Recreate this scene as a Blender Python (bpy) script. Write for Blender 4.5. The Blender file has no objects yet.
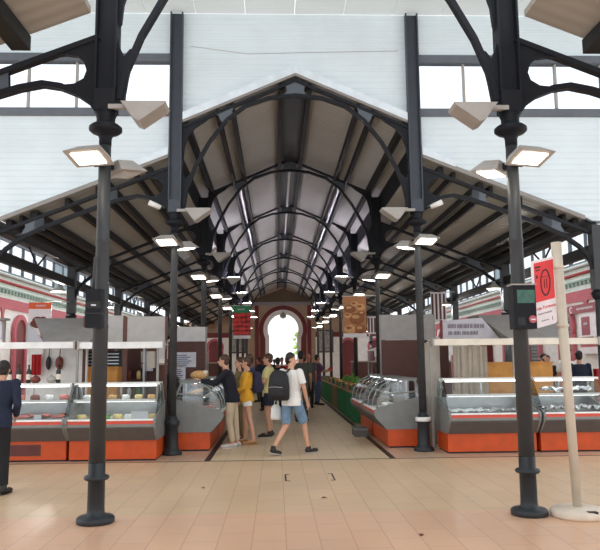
import bpy, math, random
from mathutils import Vector, Matrix
random.seed(7)
S = bpy.context.scene
COL = S.collection
PI = math.pi
R1, BAY = 7.353, 5.175
def row(n): return R1 + (n - 1) * BAY
R2 = row(2)
YEND = row(9)
XC = 0.39           # the camera stands this far left of the hall's centre line

# ------------------------------------------------------------------ materials
def lin(c): return tuple(((v / 255.0) / 12.92 if v / 255.0 <= .04045 else ((v / 255.0 + .055) / 1.055) ** 2.4) for v in c)
def mat(name, c, rough=.6, metal=0., var=.08, scale=6., bump=0., spec=.5, emit=None, es=0., trans=0.):
    m = bpy.data.materials.new(name); m.use_nodes = True
    nt = m.node_tree; b = nt.nodes['Principled BSDF']
    c = lin(c)
    tc = nt.nodes.new('ShaderNodeTexCoord'); nz = nt.nodes.new('ShaderNodeTexNoise')
    nz.inputs['Scale'].default_value = scale; nz.inputs['Detail'].default_value = 4
    nt.links.new(tc.outputs['Object'], nz.inputs['Vector'])
    rp = nt.nodes.new('ShaderNodeValToRGB')
    rp.color_ramp.elements[0].color = tuple(v * (1 - var) for v in c) + (1,)
    rp.color_ramp.elements[1].color = tuple(min(1, v * (1 + var)) for v in c) + (1,)
    rp.color_ramp.elements[0].position = .3; rp.color_ramp.elements[1].position = .7
    nt.links.new(nz.outputs['Fac'], rp.inputs['Fac']); nt.links.new(rp.outputs['Color'], b.inputs['Base Color'])
    b.inputs['Roughness'].default_value = rough; b.inputs['Metallic'].default_value = metal
    b.inputs['Specular IOR Level'].default_value = spec
    if bump:
        bp = nt.nodes.new('ShaderNodeBump'); bp.inputs['Strength'].default_value = bump; bp.inputs['Distance'].default_value = .02
        nt.links.new(nz.outputs['Fac'], bp.inputs['Height']); nt.links.new(bp.outputs['Normal'], b.inputs['Normal'])
    if emit:
        b.inputs['Emission Color'].default_value = lin(emit) + (1,); b.inputs['Emission Strength'].default_value = es
    return m
def glass(name, tint, refl=.12, kf=.5):
    m = bpy.data.materials.new(name); m.use_nodes = True; nt = m.node_tree; nt.nodes.clear()
    o = nt.nodes.new('ShaderNodeOutputMaterial'); t = nt.nodes.new('ShaderNodeBsdfTransparent'); g = nt.nodes.new('ShaderNodeBsdfGlossy')
    t.inputs[0].default_value = lin(tint) + (1,); g.inputs['Roughness'].default_value = .05
    lw = nt.nodes.new('ShaderNodeLayerWeight'); lw.inputs['Blend'].default_value = .35
    mu = nt.nodes.new('ShaderNodeMath'); mu.operation = 'MULTIPLY_ADD'; mu.inputs[1].default_value = .5; mu.inputs[2].default_value = refl * .4
    mu.inputs[1].default_value = kf
    nt.links.new(lw.outputs['Fresnel'], mu.inputs[0])
    mx = nt.nodes.new('ShaderNodeMixShader')
    nt.links.new(mu.outputs[0], mx.inputs[0]); nt.links.new(t.outputs[0], mx.inputs[1]); nt.links.new(g.outputs[0], mx.inputs[2])
    nt.links.new(mx.outputs[0], o.inputs[0]); return m
def corr(name, c, axis, period, depth=.5, rough=.55, transl=0., line=.0, line_period=None, dirt=.05):
    """ribbed sheet: sine ribs along one object axis, optional translucency, optional fine joint lines"""
    m = mat(name, c, rough, var=dirt, scale=1.3); nt = m.node_tree; b = nt.nodes['Principled BSDF']
    tc = nt.nodes.new('ShaderNodeTexCoord'); sp = nt.nodes.new('ShaderNodeSeparateXYZ'); nt.links.new(tc.outputs['Object'], sp.inputs[0])
    mu = nt.nodes.new('ShaderNodeMath'); mu.operation = 'MULTIPLY'; mu.inputs[1].default_value = 2 * PI / period
    nt.links.new(sp.outputs['XYZ'.index(axis)], mu.inputs[0])
    si = nt.nodes.new('ShaderNodeMath'); si.operation = 'SINE'; nt.links.new(mu.outputs[0], si.inputs[0])
    bp = nt.nodes.new('ShaderNodeBump'); bp.inputs['Strength'].default_value = depth; bp.inputs['Distance'].default_value = .012
    nt.links.new(si.outputs[0], bp.inputs['Height']); nt.links.new(bp.outputs['Normal'], b.inputs['Normal'])
    if line:
        dv = nt.nodes.new('ShaderNodeMath'); dv.operation = 'DIVIDE'; dv.inputs[1].default_value = line_period or period
        nt.links.new(sp.outputs['XYZ'.index(axis)], dv.inputs[0])
        fr = nt.nodes.new('ShaderNodeMath'); fr.operation = 'FRACT'; nt.links.new(dv.outputs[0], fr.inputs[0])
        gt = nt.nodes.new('ShaderNodeMath'); gt.operation = 'LESS_THAN'; gt.inputs[1].default_value = .12; nt.links.new(fr.outputs[0], gt.inputs[0])
        mx = nt.nodes.new('ShaderNodeMix'); mx.data_type = 'RGBA'; src = b.inputs['Base Color'].links[0].from_socket
        sc = nt.nodes.new('ShaderNodeMath'); sc.operation = 'MULTIPLY'; sc.inputs[1].default_value = line; nt.links.new(gt.outputs[0], sc.inputs[0])
        nt.links.new(sc.outputs[0], mx.inputs[0]); nt.links.new(src, mx.inputs[6]); mx.inputs[7].default_value = tuple(v * .55 for v in lin(c)) + (1,)
        nt.links.new(mx.outputs[2], b.inputs['Base Color'])
    if transl:
        o = [n for n in nt.nodes if n.type == 'OUTPUT_MATERIAL'][0]
        t = nt.nodes.new('ShaderNodeBsdfTranslucent'); t.inputs[0].default_value = lin(c) + (1,)
        ms = nt.nodes.new('ShaderNodeMixShader'); ms.inputs[0].default_value = transl
        nt.links.new(b.outputs[0], ms.inputs[1]); nt.links.new(t.outputs[0], ms.inputs[2]); nt.links.new(ms.outputs[0], o.inputs[0])
    return m
def tiles(name, c1, c2, joint, w, h, rough=.38):
    m = mat(name, c1, rough); nt = m.node_tree; b = nt.nodes['Principled BSDF']
    tc = nt.nodes.new('ShaderNodeTexCoord'); mp = nt.nodes.new('ShaderNodeMapping'); mp.inputs['Rotation'].default_value = (0, 0, PI / 2)
    br = nt.nodes.new('ShaderNodeTexBrick'); br.offset = .5
    br.inputs['Scale'].default_value = 1; br.inputs['Brick Width'].default_value = w; br.inputs['Row Height'].default_value = h
    br.inputs['Mortar Size'].default_value = .004; br.inputs['Mortar Smooth'].default_value = .3; br.inputs['Bias'].default_value = 0
    br.inputs['Color1'].default_value = lin(c1) + (1,); br.inputs['Color2'].default_value = lin(c2) + (1,); br.inputs['Mortar'].default_value = lin(joint) + (1,)
    nt.links.new(tc.outputs['Object'], mp.inputs[0]); nt.links.new(mp.outputs[0], br.inputs['Vector'])
    nz = nt.nodes.new('ShaderNodeTexNoise'); nz.inputs['Scale'].default_value = .9; nz.inputs['Detail'].default_value = 6
    nt.links.new(tc.outputs['Object'], nz.inputs['Vector'])
    hs = nt.nodes.new('ShaderNodeMapRange'); hs.inputs[3].default_value = .86; hs.inputs[4].default_value = 1.1; nt.links.new(nz.outputs['Fac'], hs.inputs[0])
    vm = nt.nodes.new('ShaderNodeVectorMath'); vm.operation = 'SCALE'; nt.links.new(br.outputs['Color'], vm.inputs[0]); nt.links.new(hs.outputs[0], vm.inputs['Scale'])
    nt.links.new(vm.outputs[0], b.inputs['Base Color'])
    mr = nt.nodes.new('ShaderNodeMapRange'); mr.inputs[3].default_value = rough - .06; mr.inputs[4].default_value = rough + .12
    nt.links.new(nz.outputs['Fac'], mr.inputs[0]); nt.links.new(mr.outputs[0], b.inputs['Roughness'])
    return m

M = dict(
    iron=mat('iron_paint', (60, 62, 64), .45, var=.12, spec=.35), gus=mat('gusset_paint', (84, 92, 100), .45), irondark=mat('iron_dark', (30, 32, 37), .55, var=.1, spec=.2),
    ironlow=mat('iron_lower', (44, 48, 52), .42, var=.12, spec=.35), steelpost=mat('steel_post', (58, 65, 75), .45),
    beam=mat('beam_paint', (38, 37, 36), .6, spec=.2), tray=mat('streak_strip', (186, 186, 190), .25),  # tray: pale tone that paints in the bright light streaks under the roof
    soffit=corr('soffit_sheet', (166, 166, 158), 'Y', .16, .5), perim=corr('perimeter_sheet', (214, 204, 198), 'Y', .16, .3, transl=.6), soffit2=corr('soffit_sheet_front', (166, 162, 152), 'Y', .2, .35),
    wallwhite=corr('white_siding', (222, 234, 238), 'Z', .115, .35, line=.16, line_period=.115),
    ceilwhite=corr('white_roof_sheet', (232, 235, 234), 'Y', .09, .25, transl=.45),
    fascia=mat('white_flashing', (222, 233, 240), .5), winframe=mat('window_frame', (96, 102, 110), .5),
    skyglass=glass('skylight_glass', (252, 253, 254), .02, .15), wglass=glass('window_glass', (245, 248, 250), .05), cglass=glass('counter_glass', (243, 246, 245), .2), bluepane=mat('blue_pane', (150, 172, 182), .4),
    lensoff=mat('lens_off', (150, 146, 140), .3), lampgrey=mat('lamp_housing', (165, 160, 154), .5),
    lens=mat('lens_lit', (255, 250, 240), .3, emit=(255, 246, 228), es=9.), striplight=mat('strip_light', (255, 255, 255), .3, emit=(250, 252, 255), es=5.), lensup=mat('uplight_lit', (255, 250, 255), .3, emit=(240, 234, 255), es=140.),
    wall=mat('plaster_white', (238, 235, 230), .8, bump=.1), wallup=mat('plaster_green_white', (224, 232, 224), .8), red=mat('red_plaster', (186, 96, 104), .7),
    darkred=mat('dark_red', (110, 34, 36), .6), greenw=mat('dentil_green', (150, 170, 158), .7), shutter=corr('shutter', (98, 108, 110), 'Z', .12, .6),
    pipered=mat('pipe_red', (168, 62, 62), .45), pipegrey=mat('pipe_grey', (172, 172, 164), .45),
    orange=mat('orange_panel', (204, 78, 22), .45, var=.1), grey=mat('counter_grey', (128, 130, 128), .45), darkgrey=mat('counter_darkgrey', (92, 88, 86), .5),
    stripe=mat('red_stripe', (206, 74, 52), .4), white=mat('white_enamel', (236, 236, 232), .4), steel=mat('stainless', (176, 180, 182), .3, .8),
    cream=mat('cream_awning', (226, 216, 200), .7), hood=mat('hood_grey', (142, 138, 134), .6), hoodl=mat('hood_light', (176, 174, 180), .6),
    brown=mat('brown_panel', (92, 58, 50), .6), beige=mat('beige_panel', (170, 162, 150), .7), ochre=mat('ochre_wood', (214, 150, 70), .55, var=.15),
    curtain=mat('curtain', (190, 178, 162), .9), poly=glass('clear_sheet', (190, 188, 186), .2), frost=mat('frosted_sheet', (176, 172, 168), .6),
    black=mat('black', (24, 24, 26), .5), paper=mat('paper', (222, 222, 230), .8), ink=mat('ink', (120, 110, 118), .8),
    signred=mat('sign_red', (226, 52, 54), .5), signwhite=mat('sign_white', (236, 228, 230), .5), signink=mat('sign_ink', (60, 14, 18), .5),
    pole=mat('pole_cream', (206, 196, 178), .5), base=mat('base_cream', (220, 206, 188), .7), maroon=mat('maroon_sign', (140, 30, 52), .5),
    bottle=mat('bottle_glass', (26, 30, 26), .15), label=mat('bottle_label', (226, 216, 200), .7), meat=mat('meat', (206, 112, 100), .4, var=.3, scale=25),
    ham=mat('ham', (112, 48, 34), .5, var=.3, scale=20), cheese=mat('cheese', (226, 202, 140), .5), bread=mat('bread', (206, 160, 104), .7, var=.2, scale=20),
    foil=mat('foil', (206, 208, 210), .25, .5, bump=.6, scale=9), ice=mat('ice_sheet', (226, 230, 232), .5, bump=.4),
    greencloth=mat('green_cloth', (34, 110, 66), .8), crate=mat('crate_green', (40, 120, 84), .6), crateb=mat('crate_black', (44, 46, 46), .6), woodc=mat('crate_wood', (176, 138, 92), .7),
    tomato=mat('tomato', (206, 46, 40), .35), potato=mat('potato', (196, 140, 88), .7, var=.15, scale=12), leafy=mat('leafy', (96, 150, 60), .6, var=.3, scale=20), orangef=mat('orange_fruit', (232, 140, 44), .5),
    plum=mat('plum', (96, 40, 66), .4), banana=mat('banana', (224, 190, 70), .5), bannerg=mat('banner_green', (36, 130, 86), .6), bannero=mat('banner_orange', (226, 96, 46), .6),
    crustl=mat('loaf_print_light', (214, 162, 112), .7, var=.2, scale=14), crustd=mat('loaf_print_dark', (150, 94, 58), .7, var=.25, scale=14), bannerb=mat('banner_bread', (188, 128, 84), .7), bark=mat('trunk', (96, 80, 62), .8), leaf=mat('tree_leaf', (190, 228, 140), .7, var=.3), ground=mat('outside_ground', (206, 200, 188), .9),
    skin=mat('skin', (206, 156, 128), .55, var=.06), skin2=mat('skin_tan', (176, 122, 94), .55, var=.06), hairb=mat('hair_black', (28, 22, 20), .5), hairbr=mat('hair_brown', (74, 48, 34), .5), eye=mat('eye', (30, 26, 24), .3),
    navy=mat('navy_cloth', (28, 36, 58), .85), navysw=mat('navy_sweater', (24, 26, 38), .9), blackc=mat('black_cloth', (26, 26, 28), .85), beigec=mat('beige_cloth', (196, 178, 152), .85), yellow=mat('yellow_cloth', (224, 164, 46), .85),
    paleyel=mat('pale_yellow_cloth', (214, 204, 144), .85), whitec=mat('white_cloth', (236, 234, 230), .85), denim=mat('denim', (112, 140, 166), .85, var=.2, scale=14), greyc=mat('grey_cloth', (74, 78, 72), .85), redc=mat('red_cloth', (176, 36, 40), .85),
    purple=mat('purple_cloth', (96, 62, 92), .85), olive=mat('olive_cloth', (120, 104, 70), .85), bluec=mat('blue_cloth', (80, 96, 130), .85), bagblk=mat('bag_black', (30, 30, 34), .7), bagnavy=mat('bag_navy', (42, 40, 66), .8), shoe=mat('shoe_dark', (40, 36, 34), .6), shoew=mat('sole', (200, 196, 190), .6), sandal=mat('sandal', (176, 130, 84), .6),
    floorA=tiles('floor_tiles_front', (228, 186, 154), (222, 179, 147), (186, 142, 114), .62, .31, .3), floorB=tiles('floor_tiles_crossing', (222, 191, 156), (215, 184, 148), (172, 140, 110), .62, .31, .34),
    floorC=tiles('floor_tiles_aisle', (226, 202, 168), (218, 193, 158), (168, 142, 112), .62, .31, .34), floorD=tiles('floor_tiles_stalls', (206, 176, 150), (198, 168, 142), (150, 122, 102), .31, .31, .36),
    drain=mat('drain_strip', (50, 44, 40), .5), screen=mat('green_glass', (40, 92, 76), .15, var=.3, scale=14),
    soil=mat('endwall_brown', (170, 146, 122), .8), picture=mat('picture_grey', (150, 146, 140), .6, var=.4, scale=5), awnw=mat('awning_white', (232, 232, 230), .7))

# ------------------------------------------------------------------ mesh builder
class MB:
    def __init__(s): s.v = []; s.f = []; s.mi = []; s.sm = []
    def add(s, vs, fs, mi=0, sm=False):
        n = len(s.v); s.v += [tuple(v) for v in vs]
        for f in fs: s.f.append(tuple(i + n for i in f)); s.mi.append(mi); s.sm.append(sm)
        return s
    def box(s, c, d, mi=0, rot=None):
        x, y, z = (k / 2 for k in d)
        vs = [Vector(q) for q in ((-x,-y,-z),(x,-y,-z),(x,y,-z),(-x,y,-z),(-x,-y,z),(x,-y,z),(x,y,z),(-x,y,z))]
        if rot is not None: vs = [rot @ v for v in vs]
        c = Vector(c)
        return s.add([v + c for v in vs], [(0,3,2,1),(4,5,6,7),(0,1,5,4),(1,2,6,5),(2,3,7,6),(3,0,4,7)], mi)
    def bb(s, x0, x1, y0, y1, z0, z1, mi=0): return s.box(((x0+x1)/2,(y0+y1)/2,(z0+z1)/2), (abs(x1-x0),abs(y1-y0),abs(z1-z0)), mi)
    def frame(s, d):
        d = Vector(d).normalized(); a = Vector((0,0,1)) if abs(d.z) < .95 else Vector((0,1,0))
        u = d.cross(a).normalized(); return d, u, u.cross(d).normalized()
    def bar(s, p, q, w, h, mi=0):
        p = Vector(p); q = Vector(q); d, u, v = s.frame(q - p)
        vs = [b + u * a * w / 2 + v * e * h / 2 for b in (p, q) for a, e in ((-1,-1),(1,-1),(1,1),(-1,1))]
        return s.add(vs, [(3,2,1,0),(4,5,6,7),(0,1,5,4),(1,2,6,5),(2,3,7,6),(3,0,4,7)], mi)
    def tube(s, p, q, r0, r1=None, n=10, mi=0, sm=True, sx=1., ux=None):
        r1 = r0 if r1 is None else r1; p = Vector(p); q = Vector(q); d, u, v = s.frame(q - p)
        if ux is not None:
            u = (Vector(ux) - d * Vector(ux).dot(d)).normalized(); v = d.cross(u)
        vs = [b + (u * math.cos(2*PI*i/n) * sx + v * math.sin(2*PI*i/n)) * r for b, r in ((p, r0), (q, r1)) for i in range(n)]
        s.add(vs, [(i, (i+1) % n, n + (i+1) % n, n + i) for i in range(n)], mi, sm)
        k = len(s.v) - 2*n
        s.f.append(tuple(k + i for i in reversed(range(n)))); s.mi.append(mi); s.sm.append(False)
        s.f.append(tuple(k + n + i for i in range(n))); s.mi.append(mi); s.sm.append(False)
        return s
    def path(s, pts, r, n=8, mi=0):
        for a, b in zip(pts, pts[1:]): s.tube(a, b, r, r, n, mi)
        for a in pts[1:-1]: s.ell(a, (r, r, r), 6, 5, mi)
        return s
    def ell(s, c, r, n=12, k=8, mi=0, rot=None):
        vs = []; c = Vector(c)
        for j in range(k + 1):
            t = PI * j / k
            for i in range(n):
                p = Vector((r[0]*math.sin(t)*math.cos(2*PI*i/n), r[1]*math.sin(t)*math.sin(2*PI*i/n), -r[2]*math.cos(t)))
                vs.append(c + (rot @ p if rot is not None else p))
        fs = [(j*n+i, j*n+(i+1) % n, (j+1)*n+(i+1) % n, (j+1)*n+i) for j in range(k) for i in range(n)]
        return s.add(vs, fs, mi, True)
    def lathe(s, prof, c=(0,0,0), n=20, mi=0, sm=True):
        c = Vector(c); vs = [c + Vector((r*math.cos(2*PI*i/n), r*math.sin(2*PI*i/n), z)) for r, z in prof for i in range(n)]
        fs = [(j*n+i, j*n+(i+1) % n, (j+1)*n+(i+1) % n, (j+1)*n+i) for j in range(len(prof)-1) for i in range(n)]
        s.add(vs, fs, mi, sm); k = len(s.v) - len(vs)
        s.f.append(tuple(k + i for i in reversed(range(n)))); s.mi.append(mi); s.sm.append(False)
        s.f.append(tuple(len(s.v) - n + i for i in range(n))); s.mi.append(mi); s.sm.append(False)
        return s
    def prism(s, poly, a0, a1, plane='xz', mi=0):
        def P(u, v, a): return (u, a, v) if plane == 'xz' else ((a, u, v) if plane == 'yz' else (u, v, a))
        n = len(poly); vs = [P(u, v, a0) for u, v in poly] + [P(u, v, a1) for u, v in poly]
        return s.add(vs, [tuple(range(n)), tuple(range(2*n-1, n-1, -1))] + [((i+1) % n, i, n+i, n+(i+1) % n) for i in range(n)], mi)
    def rib(s, pts, w, y0, y1, mi=0):
        """curved flat bar in the xz plane"""
        n = len(pts); L = []; R = []
        for i, p in enumerate(pts):
            a = Vector(pts[max(0, i-1)]); b = Vector(pts[min(n-1, i+1)]); t = (b - a).normalized(); q = Vector((-t.y, t.x)) * w / 2
            L.append((p[0]+q.x, p[1]+q.y)); R.append((p[0]-q.x, p[1]-q.y))
        vs = []
        for l, r in zip(L, R): vs += [(l[0], y0, l[1]), (r[0], y0, r[1]), (r[0], y1, r[1]), (l[0], y1, l[1])]
        fs = [(0,1,2,3), (4*n-1, 4*n-2, 4*n-3, 4*n-4)]
        for i in range(n-1):
            for k in range(4): fs.append((4*i+k, 4*i+4+k, 4*i+4+(k+1) % 4, 4*i+(k+1) % 4))
        return s.add(vs, fs, mi)
    def loft(s, rings, n=16, mi=0):
        """closed horizontal rings: (cx, cy, z, rx, ry)"""
        vs = [(cx+rx*math.cos(2*PI*i/n), cy+ry*math.sin(2*PI*i/n), z) for cx, cy, z, rx, ry in rings for i in range(n)]
        fs = [(j*n+i, j*n+(i+1) % n, (j+1)*n+(i+1) % n, (j+1)*n+i) for j in range(len(rings)-1) for i in range(n)]
        fs += [tuple(reversed(range(n))), tuple(range(len(vs)-n, len(vs)))]
        return s.add(vs, fs, mi, True)
    def mesh(s, name, mats):
        me = bpy.data.meshes.new(name); me.from_pydata(s.v, [], s.f)
        for m in (mats if isinstance(mats, (list, tuple)) else [mats]): me.materials.append(M[m] if isinstance(m, str) else m)
        me.polygons.foreach_set('material_index', s.mi); me.polygons.foreach_set('use_smooth', s.sm); me.update(); return me
    def build(s, name, mats, parent=None, loc=(0,0,0)):
        o = bpy.data.objects.new(name, s.mesh(name, mats)); COL.objects.link(o); o.location = loc
        if parent is not None: o.parent = parent
        return o
    def solid(s, name, m, parent, voxel, it=3):
        """fuse all shells into one continuous skin"""
        o = s.build(name, m, None); md = o.modifiers.new('r', 'REMESH'); md.mode = 'VOXEL'; md.voxel_size = voxel; md.use_smooth_shade = True
        if it: sm = o.modifiers.new('s', 'SMOOTH'); sm.iterations = it; sm.factor = .5
        dg = bpy.context.evaluated_depsgraph_get(); me = bpy.data.meshes.new_from_object(o.evaluated_get(dg))
        old = o.data; o.modifiers.clear(); o.data = me; bpy.data.meshes.remove(old)
        if not me.materials: me.materials.append(M[m])
        for p in me.polygons: p.use_smooth = True
        o.name = name
        if parent is not None: o.parent = parent
        return o

def tag(o, label, cat, group=None, kind='thing'):
    o['label'] = label; o['category'] = cat; o['kind'] = kind
    if group: o['group'] = group
    return o
def thing(name, label, cat, loc=(0,0,0), rz=0., group=None):
    o = bpy.data.objects.new(name, None); COL.objects.link(o); o.location = loc; o.rotation_euler = (0,0,rz); o.empty_display_size = .1
    return tag(o, label, cat, group)
def dup(o, loc=None, rz=None, label=None, group=None, parent=None, scale=None):
    c = o.copy(); COL.objects.link(c)
    if parent is not None: c.parent = parent
    if loc is not None: c.location = loc
    if rz is not None: c.rotation_euler = (0,0,rz)
    if scale is not None: c.scale = scale
    if label: c['label'] = label
    if group: c['group'] = group
    for ch in list(o.children): dup(ch, parent=c)
    return c
def struct(o, label=None):
    o['kind'] = 'structure'
    if label: o['label'] = label
    return o
ORD = ['', 'nearest', 'second', 'third', 'fourth', 'fifth', 'sixth', 'seventh', 'eighth']
SIDE = {-1: 'left', 1: 'right'}
def rot(ax, a): return Matrix.Rotation(a, 3, ax)

# ------------------------------------------------------------------ camera and light
f_px, pitch, yaw, roll = 686.4, .1247, .0354, -.0101
F = Vector((math.sin(yaw)*math.cos(pitch), math.cos(yaw)*math.cos(pitch), math.sin(pitch)))
Rr = Vector((math.cos(yaw), -math.sin(yaw), 0)); U = Rr.cross(F)
R_ = Rr*math.cos(roll) + U*math.sin(roll); U_ = -Rr*math.sin(roll) + U*math.cos(roll)
cam = bpy.data.cameras.new('camera'); co = bpy.data.objects.new('camera', cam); COL.objects.link(co)
cam.sensor_width = 36; cam.sensor_fit = 'HORIZONTAL'; cam.lens = f_px * 36 / 600; cam.clip_end = 300
mw = Matrix.Identity(4)
for i in range(3): mw[i][0] = R_[i]; mw[i][1] = U_[i]; mw[i][2] = -F[i]
mw[0][3] = -XC; mw[1][3] = 0; mw[2][3] = 1.62
co.matrix_world = mw; S.camera = co

w = bpy.data.worlds.new('sky'); S.world = w; w.use_nodes = True; nt = w.node_tree; bg = nt.nodes['Background']
tc = nt.nodes.new('ShaderNodeTexCoord'); nz = nt.nodes.new('ShaderNodeTexNoise'); nz.inputs['Scale'].default_value = 2.5; nz.inputs['Detail'].default_value = 5
nt.links.new(tc.outputs['Generated'], nz.inputs['Vector']); rp = nt.nodes.new('ShaderNodeValToRGB')
rp.color_ramp.elements[0].color = (.82, .90, 1, 1); rp.color_ramp.elements[1].color = (1, 1, 1, 1); rp.color_ramp.elements[0].position = .35; rp.color_ramp.elements[1].position = .65
nt.links.new(nz.outputs['Fac'], rp.inputs['Fac']); nt.links.new(rp.outputs['Color'], bg.inputs['Color']); bg.inputs['Strength'].default_value = 1.75
S.view_settings.view_transform = 'Standard'; S.view_settings.look = 'None'; S.view_settings.exposure = 0.; S.view_settings.gamma = 1
S.view_settings.use_curve_mapping = False
S.cycles.max_bounces = 8; S.cycles.diffuse_bounces = 5; S.cycles.transparent_max_bounces = 16; S.cycles.glossy_bounces = 3
S.cycles.sample_clamp_indirect = 6; S.cycles.use_denoising = True

# ------------------------------------------------------------------ floor
def plane(name, x0, x1, y0, y1, m, z0=-.12, z1=0.): return struct(MB().bb(x0, x1, y0, y1, z0, z1).build(name, m))
YL = 11.62
plane('floor', -12, 12, -4, R1 + .28, 'floorA')
plane('floor', -12, 12, R1 + .28, YL, 'floorB')
plane('floor', -1.49, 1.49, YL, YEND + .2, 'floorC')
for s in (-1, 1):
    plane('floor', min(s*1.59, s*12), max(s*1.59, s*12), YL, YEND + .2, 'floorD')
    plane('trim_1', min(s*1.49, s*1.59), max(s*1.49, s*1.59), YL, YEND + .2, 'drain', -.12, .002)
plane('trim_2', -12, 12, YL - .02, YL + .02, 'drain', -.05, .003)
t = thing('floor_hatch', 'thin dark metal corner edging of a floor hatch in the middle of the tiles', 'floor hatch', (.2, 10.03, 0))
for x, sg in ((-.47, 1), (.2, -1)):
    m = MB().bb(x - .012, x + .012, -.41, .16, 0, .003)
    for y in (-.4, .15): m.bb(min(x, x + sg*.06), max(x, x + sg*.06), y - .012, y + .012, 0, .003)
    m.build('edging', 'drain', t)

# ------------------------------------------------------------------ roofs and walls of the crossing
def roofz(x): return 5.42 - .395 * (abs(x) - 2.35)
YF = R2 - .06
def slab(name, pts, y0, y1, t, m, fm=None):
    """pts: two (x,z) of the underside"""
    (xa, za), (xb, zb) = pts
    return struct(MB().prism([(xa, za), (xb, zb), (xb, zb + t), (xa, za + t)], y0, y1).build(name, m))
for s in (-1, 1):
    slab('ceiling', [(0, 7.02), (s*2.12, 6.096)], YF, R2 + .14, .07, 'soffit'); slab('ceiling', [(0, 7.02), (s*2.45, 5.952)], R2 + .14, YEND + .2, .07, 'soffit')
    slab('ceiling', [(s*2.38, roofz(2.38)), (s*5.4, roofz(5.4))], YF, YEND + .2, .07, 'soffit')
    slab('ceiling', [(s*2.38, roofz(2.38) - .02), (s*5.9, roofz(5.9) - .02)], -2.5, R1 - .25, .07, 'soffit2')
    slab('ceiling', [(s*5.74, 4.27), (s*6.05, 4.4)], R2 + .2, YEND + .2, .07, 'perim'); slab('ceiling', [(s*6.05, 4.4), (s*9.3, 5.72)], R2 + .2, YEND + .2, .03, 'skyglass')
    # edge flashing, clerestory side wall, gutters
    struct(MB().prism([(0, 7.05), (s*2.12, 6.125), (s*2.12, 6.275), (0, 7.2)], YF - .03, YF).build('trim_3', 'fascia'))
    struct(MB().prism([(s*2.38, roofz(2.38)+.05), (s*3.0, roofz(3.0)+.05), (s*3.0, roofz(3.0)+.16), (s*2.38, roofz(2.38)+.2)], YF - .03, YF).build('trim_4', 'fascia'))
    struct(MB().prism([(s*2.4, roofz(2.4) - .005), (s*5.42, roofz(5.42) - .005), (s*5.42, roofz(5.42) + .075), (s*2.4, roofz(2.4) + .075)], YF - .012, YF).build('trim_4', 'hood'))
    struct(MB().prism([(0, 7.0), (s*2.12, 6.076), (s*2.12, 6.125), (0, 7.05)], YF - .02, YF).build('trim_4', 'hood'))
    struct(MB().bb(s*2.37, s*2.43, R2 + .05, YEND, 5.46, 6.0).build('trim_5', 'irondark'))
    struct(MB().bb(s*5.5, s*5.72, R2 + .15, YEND, 4.08, 4.26).build('trim_6', 'beam'))
    struct(MB().bb(min(0, s*.22), max(0, s*.22), R2 + .06, YEND, 6.86, 6.9).build('trim_7', 'ironlow'))
    for x, wd in ((.27, .1), (1.2, .08), (1.47, .08), (2.05, .1)):
        z = 7.02 - .436 * x
        struct(MB().bb(s*(x-wd/2), s*(x+wd/2), R2 + .06, YEND, z - .16, z + .0).build('trim_7', 'beam'))
    for x, wd in ((2.75, .1), (3.0, .06), (3.5, .1), (3.7, .06), (4.25, .08), (4.85, .14), (5.08, .06), (5.3, .1)):
        struct(MB().bb(s*(x-wd/2), s*(x+wd/2), R2 + .06, YEND, roofz(x) - .14, roofz(x) + .0).build('trim_8', 'beam'))
    for x in (3.1, 4.4): struct(MB().bb(s*(x-.1), s*(x+.1), -2.5, R1 - .27, roofz(x) - .18, roofz(x) - .02).build('trim_9', 'beam'))
struct(MB().bb(-.03, .03, row(3), YEND, 6.82, 6.86).build('trim_10', ['tray']))  # added pale strips standing in for light streaks along ridge and haunches
for s in (-1, 1): struct(MB().bb(s*1.31, s*1.37, row(3), YEND, 6.26, 6.30).build('trim_10', 'tray'))

# white siding wall on the row of second columns
y0, y1 = R2 + .03, R2 + .13
ZT, WB, WT = 8.28, 6.28, 7.36
m = MB(); m.prism([(-2.3, 6.07), (0, 7.1), (2.3, 6.07), (2.3, ZT), (-2.3, ZT)], y0, y1)
struct(m.build('wall_back', 'wallwhite'))
for s in (-1, 1):
    m = MB(); m.prism([(s*2.3, roofz(2.3)+.08), (s*5.5, roofz(5.5)+.08), (s*5.6, 4.2), (s*9.3, 4.2), (s*9.3, WB), (s*2.3, WB)], y0, y1)
    m.bb(s*2.3, s*9.3, y0, y1, WT, ZT)
    struct(m.build('wall_back', 'wallwhite'))
    fr = MB(); fr.bb(s*2.35, s*9.3, y0 - .05, y1 + .03, WB - .05, WB + .1); fr.bb(s*2.35, s*9.3, y0 - .05, y1 + .03, WT - .06, WT + .09)
    wn = struct(fr.build('window_1' if s < 0 else 'window_2', 'winframe'))
    for k in range(8):
        x = s*(2.36 + .9*k) + (.02 if s < 0 else .0)
        MB().bb(x - .02, x + .02, y0 + .01, y1 - .01, WB + .1, WT - .06).build('mullion', 'lampgrey', wn)
        if k < 7: MB().bb(x + s*.02, x + s*.88, y0 + .045, y0 + .055, WB + .1, WT - .06).build('window_pane', 'wglass', wn)
# flat white roof sheets over the crossing, with seams
m = MB(); k = -10
while k < 10:
    m.bb(k*.95 + .006, k*.95 + .944, R1 - .2, R2 + .02, ZT, ZT + .04); k += 1
struct(m.build('ceiling', 'ceilwhite'))
m = MB(); m.path([(-2.0, R2 + .026, 7.62), (-.9, R2 + .026, 7.47), (0, R2 + .026, 7.5), (2.0, R2 + .026, 7.55)], .005, 5)
tag(m.build('cable', 'lampgrey'), 'thin dark cable slung across the white siding above the central gable', 'cable')

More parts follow.
